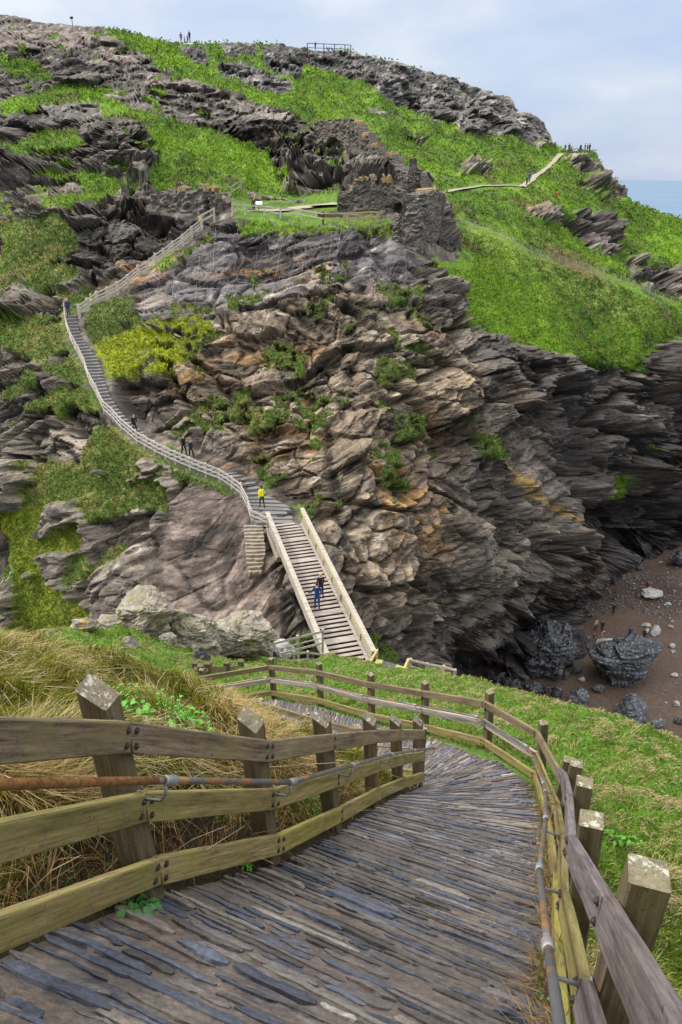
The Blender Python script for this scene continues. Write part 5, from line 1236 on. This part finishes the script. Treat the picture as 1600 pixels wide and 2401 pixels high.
bb(1545, 1700, 40, 26, 'bk_grey', 'round blue-grey boulder at the grass edge on the right', 41)
bb(1592, 1690, 22, 18, 'bk_dark', 'dark boulder cut by the right picture edge', 42)
bb(1524, 1394, 56, 20, 'bk_pale', 'pale boulder below the pebble bank with a walker behind', 43, rough=1.2)
bb(1536, 1480, 34, 26, 'bk_pale', 'whitish boulder with a dark-clad couple beside it', 44)
bb(1514, 1466, 24, 8, 'bk_pale', 'thin pale slab leaning at the whitish boulder', 45)
bb(1423, 1512, 50, 22, 'bk_pale', 'pale flat boulder with a child in pink sitting on it', 46)
bb(1576, 1514, 20, 12, 'bk_pale', 'small pale stone on open sand at the right', 47)
bb(1577, 1527, 12, 8, 'bk_pale', 'tiny pale stone below another on open sand at the right', 48)
bb(1583, 1583, 20, 8, 'bk_pale', 'flat pale stone low on the sand near the right edge', 49)
bb(1573, 1470, 14, 8, 'bk_pale', 'small white stone on the sand below the pebble bank', 50)
bb(1566, 1416, 16, 6, 'bk_pale', 'white sliver of stone on the pebble bank', 51)
bb(1586, 1650, 20, 12, 'bk_pale', 'pale rounded stone near the grass at the right edge', 52)
bb(1366, 1420, 34, 26, 'bk_grey', 'grey rock with white streaks at the cliff foot by the sand', 53, rough=1.3)
bb(1590, 1315, 50, 40, 'bk_dark', 'dark rock at the far end of the pebble bank', 54, rough=1.3)
r = np.random.default_rng(8)
for k, (x, y, w) in enumerate([(1372,1500,26),(1380,1440,22),(1352,1572,30),(1325,1585,24),(1440,1362,22),(1460,1345,26),(1500,1332,20),(1300,1590,20),(1165,1592,26),(1190,1598,30),(1212,1604,34),(1236,1606,26),(1258,1612,34),(1180,1582,22),(1206,1588,24),(1235,1592,22),(1150,1584,24),(1278,1618,26)]):
    bb(x, y, w, w * .7, 'bk_dark' if k % 3 else 'bk_grey', ('jagged dark rock lying against the foot of the sea cliff beside the sand' if k < 8 else 'jagged dark rock in the rubble between the cliff foot and the grass'), 60 + k, rough=1.4, sub=4, rot=r.uniform(0, 3))
# pebbles: nobody could count them
pv, pf, pc = [], [], []; ico = bmesh.new(); bmesh.ops.create_icosphere(ico, subdivisions=1, radius=1); iv = np.array([v.co for v in ico.verts]); ifc = np.array([[v.index for v in f.verts] for f in ico.faces]); ico.free()
k = 0
while k < 1900:
    x, y = r.uniform(1150, 1640), r.uniform(1290, 1720); bank_ = sdf([(1395,1420),(1440,1350),(1520,1318),(1660,1290),(1660,1440),(1560,1430),(1480,1395)], np.array([x]), np.array([y]))[0]
    if bank_ < -25 and r.random() > .06: continue
    if y < np.interp(x, [1150, 1345, 1370, 1430, 1640], [1600, 1560, 1420, 1345, 1290]): continue
    q = on_beach(x, y); s_ = r.gamma(1.6, .035) + .035; pv.append(iv * np.array([s_, s_ * r.uniform(.6, 1), s_ * r.uniform(.4, .7)]) @ np.array(Euler((0, 0, r.uniform(0, 6))).to_matrix()).T + np.array(q)); pf.append(ifc + len(iv) * k)
    pc.append(np.repeat((np.array([[.17, .165, .19]]) if r.random() < .8 else np.array([[.40, .38, .38]])) * r.uniform(.4, 1.4), len(iv), 0)); k += 1
n = NT('beach_pebble', .6, .4); n.col(n.attr('Col'))
tag(link('pebbles', meshnp('pebbles', np.concatenate(pv), np.concatenate(pf), True, np.concatenate(pc)), n.m), kind='stuff')
# rock outcrops of the mainland knoll
OG = 'lichened outcrops on the knoll'
def oc(px, py, d_, wpx, hpx, mat, label, seed, **k):
    c = P(px, py + hpx * .45, d_); w = wpx / F * d_ / 2; hz = hpx / F * d_ / 1.7
    return boulder(c, w, w * k.pop('depth', .8), hz, mat, label, seed, name='rock_outcrop', group=OG, sub=6, cells=2.4, **k)
oc(337, 1436, 28, 165, 125, 'bk_lich', 'tall pale lichened rock at the left of the knoll', 4, rough=1.35, tilt=-.2)
oc(462, 1476, 29, 160, 120, 'bk_lich', 'middle lichened rock with dark hollows on the knoll', 16, rough=1.4)
oc(560, 1487, 30, 180, 100, 'bk_lich', 'long dark-bellied rock at the right end of the knoll', 7, rough=1.4, tilt=.1)
oc(306, 1512, 24.5, 44, 50, 'bk_lich', 'small upright grey stone in the knoll grass', 18, rough=1.3, tilt=.5)
oc(470, 1540, 25.5, 46, 46, 'bk_dark', 'small black and white rock in front of the knoll', 19, rough=1.2)
oc(195, 1466, 25, 76, 36, 'bk_orange', 'flat rock with a bright orange lichen patch on the left of the knoll', 20)
oc(635, 1552, 36, 66, 60, 'bk_dark', 'dark boulder with white lichen behind the fence corner post', 21)
oc(662, 1518, 40, 56, 40, 'bk_pale', 'pale rounded rock beside the bridge foot fence', 22)
oc(255, 1455, 27, 60, 40, 'bk_lich', 'low grey rock between the orange lichen rock and the tall rock', 24)
oc(400, 1500, 27, 50, 36, 'bk_lich', 'half-buried rock in the gap of the knoll', 26)
# ------------------------------------------------------------------ people
SKIN = plain('skin', (.55, .34, .24), .6, .08); HAIRS = {}
CM = {}
def cmat(c):
    if c not in CM: CM[c] = plain('cloth_%d' % len(CM), c, .85, .18, 40, .2)
    return CM[c]
PEND = []
def person(foot, face, label, top, leg, hair=(.05, .035, .025), pose='stand', h=1.72, shoe=(.03, .03, .03), group=None, skirt=None):
    """foot: ground point; face: direction looked at (plan); limbs tapered and jointed, one skin"""
    s = h / 1.72; st = {'stand': (.0, .0), 'walk': (.20, -.16), 'rail': (.10, -.06), 'sit': (0, 0), 'bend': (.02, 0)}[pose]
    V_, E_, R_, T_ = [], [], [], []
    def a(p, r, par, t):
        V_.append(Vector(p)); R_.append(r); T_.append(t)
        if par is not None: E_.append((par, len(V_) - 1))
        return len(V_) - 1
    dz = -.44 if pose == 'sit' else 0; fw = .32 if pose == 'bend' else (.05 if pose in ('walk', 'rail') else 0)
    pel = a((0, 0, .93 + dz), (.155, .12), None, 'leg'); ws = a((0, fw * .25, 1.08 + dz), (.14, .105), pel, 'top'); ch = a((0, fw * .7, 1.28 + dz), (.165, .115), ws, 'top')
    nk0 = a((0, fw, 1.42 + dz), (.10, .085), ch, 'top'); nk = a((0, fw + .01, 1.49 + dz), (.052, .052), nk0, 'skin'); h0 = a((0, fw + .03, 1.575 + dz), (.075, .088), nk, 'skin'); h1 = a((0, fw + .025, 1.66 + dz), (.076, .09), h0, 'skin'); a((0, fw + .015, 1.705 + dz), (.045, .05), h1, 'skin')
    for sg in (-1, 1):
        sh = a((sg * .175, fw, 1.405 + dz), (.062, .062), nk0, 'top')
        if pose == 'rail' and sg < 0: el, wr, hd = (sg * .30, fw + .06, 1.17), (sg * .46, fw + .20, 1.04), (sg * .53, fw + .26, 1.02)
        elif pose in ('sit', 'bend'): el, wr, hd = (sg * .22, fw + .10, 1.15 + dz), (sg * .15, fw + .30, 1.02 + dz), (sg * .12, fw + .38, 1.0 + dz)
        else:
            sw = .12 * sg * (1 if pose == 'walk' else .25); el, wr, hd = (sg * .235, fw - .02 + sw * .5, 1.13), (sg * .235, fw + .06 + sw, .90), (sg * .225, fw + .08 + sw, .82)
        e_ = a(el, (.047, .047), sh, 'top'); w_ = a(wr, (.034, .032), e_, 'top'); hh_ = a(hd, (.036, .022), w_, 'skin')
        dh = (Vector(hd) - Vector(wr)).normalized()
        for k in range(4): a(Vector(hd) + dh * (.07 - .008 * abs(k - 1.5)) + Vector((0, (k - 1.5) * .02, 0)), (.009, .009), hh_, 'skin')
        a(Vector(hd) + Vector((-sg * .02, .045, .0)), (.01, .01), hh_, 'skin')
    for sg, ft in ((-1, st[0]), (1, st[1])):
        hp = a((sg * .09, 0, .88 + dz), (.098, .098), pel, 'leg')
        if pose == 'sit': kn, an, to = (sg * .11, .40, .50), (sg * .11, .42, .09), (sg * .12, .56, .04)
        else: kn, an, to = (sg * .10, ft * .55 + .04, .49), (sg * .10, ft - .02, .09), (sg * .115, ft + .13, .035)
        k_ = a(kn, (.064, .066), hp, 'leg'); c_ = a(Vector(kn).lerp(Vector(an), .35) + Vector((0, -.015, 0)), (.055, .058), k_, 'leg'); n_ = a(an, (.04, .042), c_, 'leg'); a(to, (.04, .03), n_, 'shoe')
    ang = math.atan2(face[0], face[1]); Rz = Matrix.Rotation(-ang, 3, 'Z')
    me = bpy.data.meshes.new('sk'); me.from_pydata([Rz @ v * s for v in V_], E_, []); ob = bpy.data.objects.new('sk', me); COL.objects.link(ob)
    mod = ob.modifiers.new('s', 'SKIN'); mod.use_smooth_shade = True; ob.modifiers.new('u', 'SUBSURF').levels = 1
    for k, d_ in enumerate(me.skin_vertices[0].data):
        r_ = R_[k]; r_ = (r_, r_) if not isinstance(r_, tuple) else r_
        d_.radius = (r_[0] * s, r_[1] * s); d_.use_root = (k == 0)
    root = thing('person', foot, label, 'person', group)
    PEND.append((ob, root, [Rz @ v * s for v in V_], E_, T_, top, leg, shoe, hair, (Rz @ Vector((0, fw + .005, 1.655 + dz)) * s, Rz, s)))
    return root
def finish_people():
    dg = bpy.context.evaluated_depsgraph_get(); dg.update()
    for ob, root, V_, E_, T_, top, leg, shoe, hair, (hc_, Rz, s) in PEND:
        me = bpy.data.meshes.new_from_object(ob.evaluated_get(dg)); me.name = 'body'; me.materials.clear()
        for m in (cmat(top), cmat(leg), SKIN, cmat(shoe)): me.materials.append(m)
        seg = [(V_[i], V_[j], T_[j]) for i, j in E_]; ix = {'top': 0, 'leg': 1, 'skin': 2, 'shoe': 3}
        for p in me.polygons:
            c = p.center; best = 9; tt_ = 'top'
            for a_, b_, t_ in seg:
                ab = b_ - a_; u = max(0, min(1, (c - a_).dot(ab) / (ab.length_squared + 1e-9))); d_ = (c - a_ - ab * u).length
                if d_ < best: best = d_; tt_ = t_
            p.material_index = ix[tt_]; p.use_smooth = True
        o = bpy.data.objects.new('body', me); COL.objects.link(o); o.parent = root
        bm = bmesh.new(); bmesh.ops.create_uvsphere(bm, u_segments=12, v_segments=8, radius=1)
        for v in bm.verts:
            q = v.co.copy(); q = Vector((q.x * .088, q.y * .105 - .012, q.z * .095 + .02))
            if q.y > .03 and q.z < .045: q.y = .03 + (q.y - .03) * .2
            if q.z < -.04: q.z = -.04 + (q.z + .04) * .6
            v.co = hc_ + Rz @ q * s
        hm = bpy.data.meshes.new('hair'); bm.to_mesh(hm); bm.free(); hm.polygons.foreach_set('use_smooth', [True] * len(hm.polygons)); hm.materials.append(cmat(hair))
        ho = bpy.data.objects.new('hair', hm); COL.objects.link(ho); ho.parent = root
        bpy.data.objects.remove(ob)
BK, NAVY, JEAN = (.018, .018, .02), (.02, .035, .09), (.035, .06, .14)
def st(i):      # a point on the staircase
    return P(*STAIR_L[i]).lerp(P(*STAIR_R[i]), .5)
up_ = (bdir.x, bdir.y); dn_ = (-bdir.x, -bdir.y)
person(bp(.335, -.45, .115), up_, 'person in navy jacket and jeans holding the left bridge handrail', (.018, .045, .14), (.03, .07, .17), (.04, .025, .02), 'rail', 1.78)
person(bp(.40, .05, .15), up_, 'fair-haired person in black coat walking ahead on the bridge', BK, (.025, .03, .05), (.60, .38, .12), 'walk', 1.68)
person(P(*STAIR_L[2]).lerp(P(*STAIR_R[2]), .32) + Vector((0, 0, .12)), (-.5, .8), 'walker in bright yellow jacket at the head of the bridge', (.78, .75, .02), (.05, .03, .03), (.03, .02, .02), 'walk', 1.72)
person(P(428, 1078, 60.3) + Vector((.1, .3, .2)), (.8, -.5), 'person in black jacket leading a pair down the staircase', BK, BK, (.10, .06, .04), 'walk', 1.76)
person(P(445, 1086, 60.1) + Vector((.1, .3, .2)), (.8, -.5), 'person in dark blue coat behind another on the lower staircase', (.02, .028, .06), BK, (.16, .09, .04), 'walk', 1.70)
person(P(318, 1024, 62.6) + Vector((0, 0, .2)), (.6, -.8), 'person in dark hooded coat alone on the bend of the staircase', (.02, .02, .035), BK, (.02, .02, .02), 'walk', 1.75)
person(P(163, 748, 76.2) + Vector((0, 0, .2)), (.3, -.9), 'person in dark blue top standing at the staircase landing', (.03, .04, .10), (.03, .05, .13), (.45, .30, .22), 'stand', 1.78)
person(P(158, 742, 76.9) + Vector((0, 0, .2)), (.5, -.8), 'person in grey patterned top behind the landing fence', (.30, .27, .28), BK, (.05, .04, .03), 'stand', 1.66)
person(P(180, 742, 76.4) + Vector((0, 0, .15)), (-.3, .9), 'child in green jacket at the staircase landing', (.0, .24, .17), (.45, .35, .02), (.06, .04, .03), 'stand', 1.15)
person(P(215, 731, 77.6) + Vector((0, .3, 0)), (-.9, -.3), 'walker in pale hi-vis vest just above the landing', (.55, .75, .20), BK, (.50, .62, .22), 'stand', 1.70)
person(P(470, 538, 90.8) + Vector((0, .3, 0)), (.2, .9), 'walker in orange-yellow jacket beside the castle doorway fence', (.62, .36, .03), (.05, .05, .07), (.16, .05, .03), 'walk', 1.72)
person(on_hill(594, 502) + Vector((0, .6, 0)), (0, -1), 'person in black with pink scarf on the castle terrace', (.05, .03, .035), BK, (.30, .13, .04), 'stand', 1.74)
person(P(990, 452, 117), (.4, -.8), 'person in white top by the hut wall', (.62, .55, .55), (.30, .28, .28), (.07, .05, .04), 'stand', 1.7)
person(P(996, 455, 117), (-.4, -.8), 'person in pale pink top by the hut wall', (.62, .42, .42), (.20, .20, .24), (.25, .15, .08), 'stand', 1.55)
person(on_hill(1234, 437) + Vector((0, 0, .15)), (.5, .9), 'person in dark clothes on the far gravel path', (.03, .02, .02), BK, (.02, .02, .02), 'walk', 1.7)
person(on_hill(1241, 432) + Vector((0, 0, .15)), (.5, .9), 'person in blue jacket and jeans on the far gravel path', (.01, .06, .22), (.03, .06, .16), (.02, .02, .02), 'walk', 1.9)
person(on_hill(1306, 466), (.3, -.9), 'person in red sitting on the far green slope', (.55, .02, .02), (.25, .04, .03), (.03, .02, .02), 'sit', 1.75)
def sky_person(x, d_, lab, c, h=1.72, pose='stand', leg=BK, dzz=0):
    y = float(np.interp(x, sx[:, 0], sx[:, 1])); q = P(x, y + 3, d_); q.z += dzz
    person(q, (random.uniform(-1, 1), random.uniform(-1, 1)), lab, c, leg, (.02, .02, .02), pose, h)
sky_person(1325, 183, 'dark figure with a pole, left of two at the top of the far path', BK, 1.8, 'walk')
sky_person(1334, 184, 'taller dark figure, right of two at the top of the far path', BK, 2.0)
sky_person(1361, 182, 'leftmost dark figure at the headland lookout', BK, 1.8)
sky_person(1371, 182, 'second dark figure from the left at the headland lookout', BK, 1.85)
sky_person(1377, 182.6, 'third dark figure from the left at the headland lookout', (.03, .02, .02), 1.8)
sky_person(1382, 182, 'rightmost dark figure at the headland lookout', (.02, .02, .03), 1.85)
sky_person(426, 172, 'dark blue figure, left of the group on the skyline', (.02, .05, .10), 1.9, dzz=.5)
sky_person(434, 172, 'small teal-clad child in the group on the skyline', (.0, .16, .22), 1.3, dzz=.4)
sky_person(441, 173, 'figure in pink in the group on the skyline', (.40, .10, .14), 1.6, dzz=.5)
sky_person(446, 174, 'tallest blue figure, right of the group on the skyline', (.02, .05, .12), 2.1, dzz=.8)
sky_person(740, 188.5, 'dark figure leaning at the summit railing', BK, 1.85)
sky_person(767, 188, 'left of three people sitting behind the summit railing', (.12, .03, .04), 1.4, 'sit')
sky_person(772.5, 188.4, 'middle of three people sitting behind the summit railing', (.05, .03, .05), 1.4, 'sit')
sky_person(778, 188, 'right of three people sitting behind the summit railing', (.10, .03, .03), 1.4, 'sit')
ba = lambda x, y: on_beach(x, y) + Vector((0, 0, .05))
person(ba(1437, 1443), (-.2, -1), 'person in long black coat alone on open sand', BK, BK, (.03, .02, .02), 'stand', 1.8)
person(ba(1396, 1478), (.5, -1), 'person in pale pink top and jeans on the beach', (.60, .40, .38), (.03, .07, .14), (.03, .02, .02), 'stand', 1.65)
person(ba(1411, 1482), (-.5, -1), 'person in black jacket with red front on the beach', (.05, .012, .014), BK, (.02, .02, .02), 'stand', 1.7)
person(ba(1391, 1502), (.6, -.6), 'crouching child in bright pink hat on the sand', (.06, .04, .06), (.10, .10, .11), (.70, .10, .35), 'sit', 1.35)
person(ba(1410, 1503) + Vector((0, .2, .35)), (.3, -1), 'child in bright pink jacket on a pale flat boulder', (.72, .10, .36), (.30, .28, .30), (.62, .12, .30), 'sit', 1.2)
person(ba(1480, 1508) + Vector((0, .8, .2)), (.2, 1), 'person in blue jacket behind the largest black boulder', (.03, .06, .24), BK, (.03, .02, .02), 'stand', 1.7)
person(ba(1512, 1507) + Vector((0, .5, 0)), (.2, 1), 'person in black, left of a couple on the sand', BK, BK, (.10, .07, .05), 'stand', 1.65)
person(ba(1518, 1505) + Vector((0, .6, 0)), (-.2, 1), 'person in white jacket, right of a couple on the sand', (.62, .62, .64), (.10, .10, .12), (.42, .36, .3), 'stand', 1.75)
person(ba(1517, 1389), (.2, -1), 'person in dark red jacket behind the pale boulder on the pebble bank', (.16, .015, .02), BK, (.05, .03, .02), 'stand', 1.75)
finish_people()
# ------------------------------------------------------------------ camera, sky, light
cam = bpy.data.cameras.new('camera'); co = bpy.data.objects.new('camera', cam); COL.objects.link(co)
co.location = (0, 0, EYE); co.rotation_euler = (math.pi / 2 - PITCH, 0, 0)
cam.sensor_fit = 'VERTICAL'; cam.sensor_height = 36; cam.lens = 36 * F / 2401; cam.clip_start = .05; cam.clip_end = 80000
SC.camera = co
wd = bpy.data.worlds.new('World'); SC.world = wd; wd.use_nodes = True; t = wd.node_tree
bg = t.nodes['Background']; bg.inputs['Strength'].default_value = .072
sk = t.nodes.new('ShaderNodeTexSky'); sk.sky_type = 'NISHITA'; sk.sun_disc = False
SUN_EL, SUN_AZ = math.radians(46), math.radians(-82)          # azimuth from +Y towards +X
sk.sun_elevation = SUN_EL; sk.sun_rotation = SUN_AZ; sk.air_density = 1.0; sk.dust_density = 2.0
tc = t.nodes.new('ShaderNodeTexCoord'); sp = t.nodes.new('ShaderNodeSeparateXYZ'); t.links.new(tc.outputs['Generated'], sp.inputs[0])
def mth(op, a, b=None):
    o = t.nodes.new('ShaderNodeMath'); o.operation = op
    for i, q in enumerate((a, b)):
        if q is None: continue
        if isinstance(q, bpy.types.NodeSocket): t.links.new(q, o.inputs[i])
        else: o.inputs[i].default_value = q
    return o.outputs[0]
def rmp(f, *st):
    o = t.nodes.new('ShaderNodeValToRGB'); e = o.color_ramp.elements
    while len(e) < len(st): e.new(.5)
    for k, (p, c) in enumerate(st): e[k].position = p; e[k].color = tuple(c) + (1,)
    t.links.new(f, o.inputs[0]); return o.outputs[0]
def mixc(f, a, b, mode='MIX'):
    o = t.nodes.new('ShaderNodeMix'); o.data_type = 'RGBA'; o.blend_type = mode
    for i, q in ((0, f), (6, a), (7, b)):
        if isinstance(q, bpy.types.NodeSocket): t.links.new(q, o.inputs[i])
        else: o.inputs[i].default_value = q if i == 0 else tuple(q) + (1,)
    return o.outputs[2]
# high overcast: brighter towards the zenith (x3, as overcast skies are), pale blue gaps low down
mp = t.nodes.new('ShaderNodeMapping'); mp.inputs['Scale'].default_value = (1.6, 1.6, 4.5); t.links.new(tc.outputs['Generated'], mp.inputs[0])
nz = t.nodes.new('ShaderNodeTexNoise'); nz.inputs['Scale'].default_value = 2.6; nz.inputs['Detail'].default_value = 4; nz.inputs['Roughness'].default_value = .5; t.links.new(mp.outputs[0], nz.inputs[0])
side = mth('ADD', mth('MULTIPLY', sp.outputs[0], -.62), mth('MULTIPLY', mth('SUBTRACT', nz.outputs[0], .5), 2.4))
cloud = rmp(mth('ADD', side, .42), (.0, (.53, .64, .87)), (.45, (.65, .74, .90)), (.75, (.82, .87, .95)), (1., (.92, .94, .98)))
zen = rmp(sp.outputs[2], (0., (.92,) * 3), (.25, (1.0,) * 3), (1., (1.0,) * 3))
lift = mth('ADD', 1.0, mth('MULTIPLY', mth('MAXIMUM', mth('SUBTRACT', sp.outputs[2], .2), 0), 1.9))
cloud = mixc(rmp(sp.outputs[2], (.22, (0, 0, 0)), (.5, (1, 1, 1))), cloud, (1.0, .975, .94))
cl = mixc(1.0, mixc(1.0, cloud, zen, 'MULTIPLY'), (6.5, 6.5, 6.5), 'MULTIPLY')
vm = t.nodes.new('ShaderNodeVectorMath'); vm.operation = 'SCALE'; t.links.new(cl, vm.inputs[0]); t.links.new(lift, vm.inputs['Scale'])
t.links.new(mixc(.88, sk.outputs[0], vm.outputs[0]), bg.inputs[0])
sun = bpy.data.lights.new('sun', 'SUN'); sun.energy = 1.5; sun.angle = math.radians(10); sun.color = (1, .95, .88)
so = bpy.data.objects.new('sun', sun); COL.objects.link(so)
d = Vector((math.sin(SUN_AZ) * math.cos(SUN_EL), math.cos(SUN_AZ) * math.cos(SUN_EL), math.sin(SUN_EL)))
so.rotation_euler = (-d).to_track_quat('-Z', 'Y').to_euler(); so.location = (-40, 0, 160)
SC.view_settings.view_transform = 'Standard'; SC.view_settings.look = 'None'; SC.view_settings.gamma = 1; SC.view_settings.exposure = 1.2
SC.view_settings.use_curve_mapping = False
SC.cycles.max_bounces = 5; SC.cycles.diffuse_bounces = 3; SC.cycles.use_denoising = True
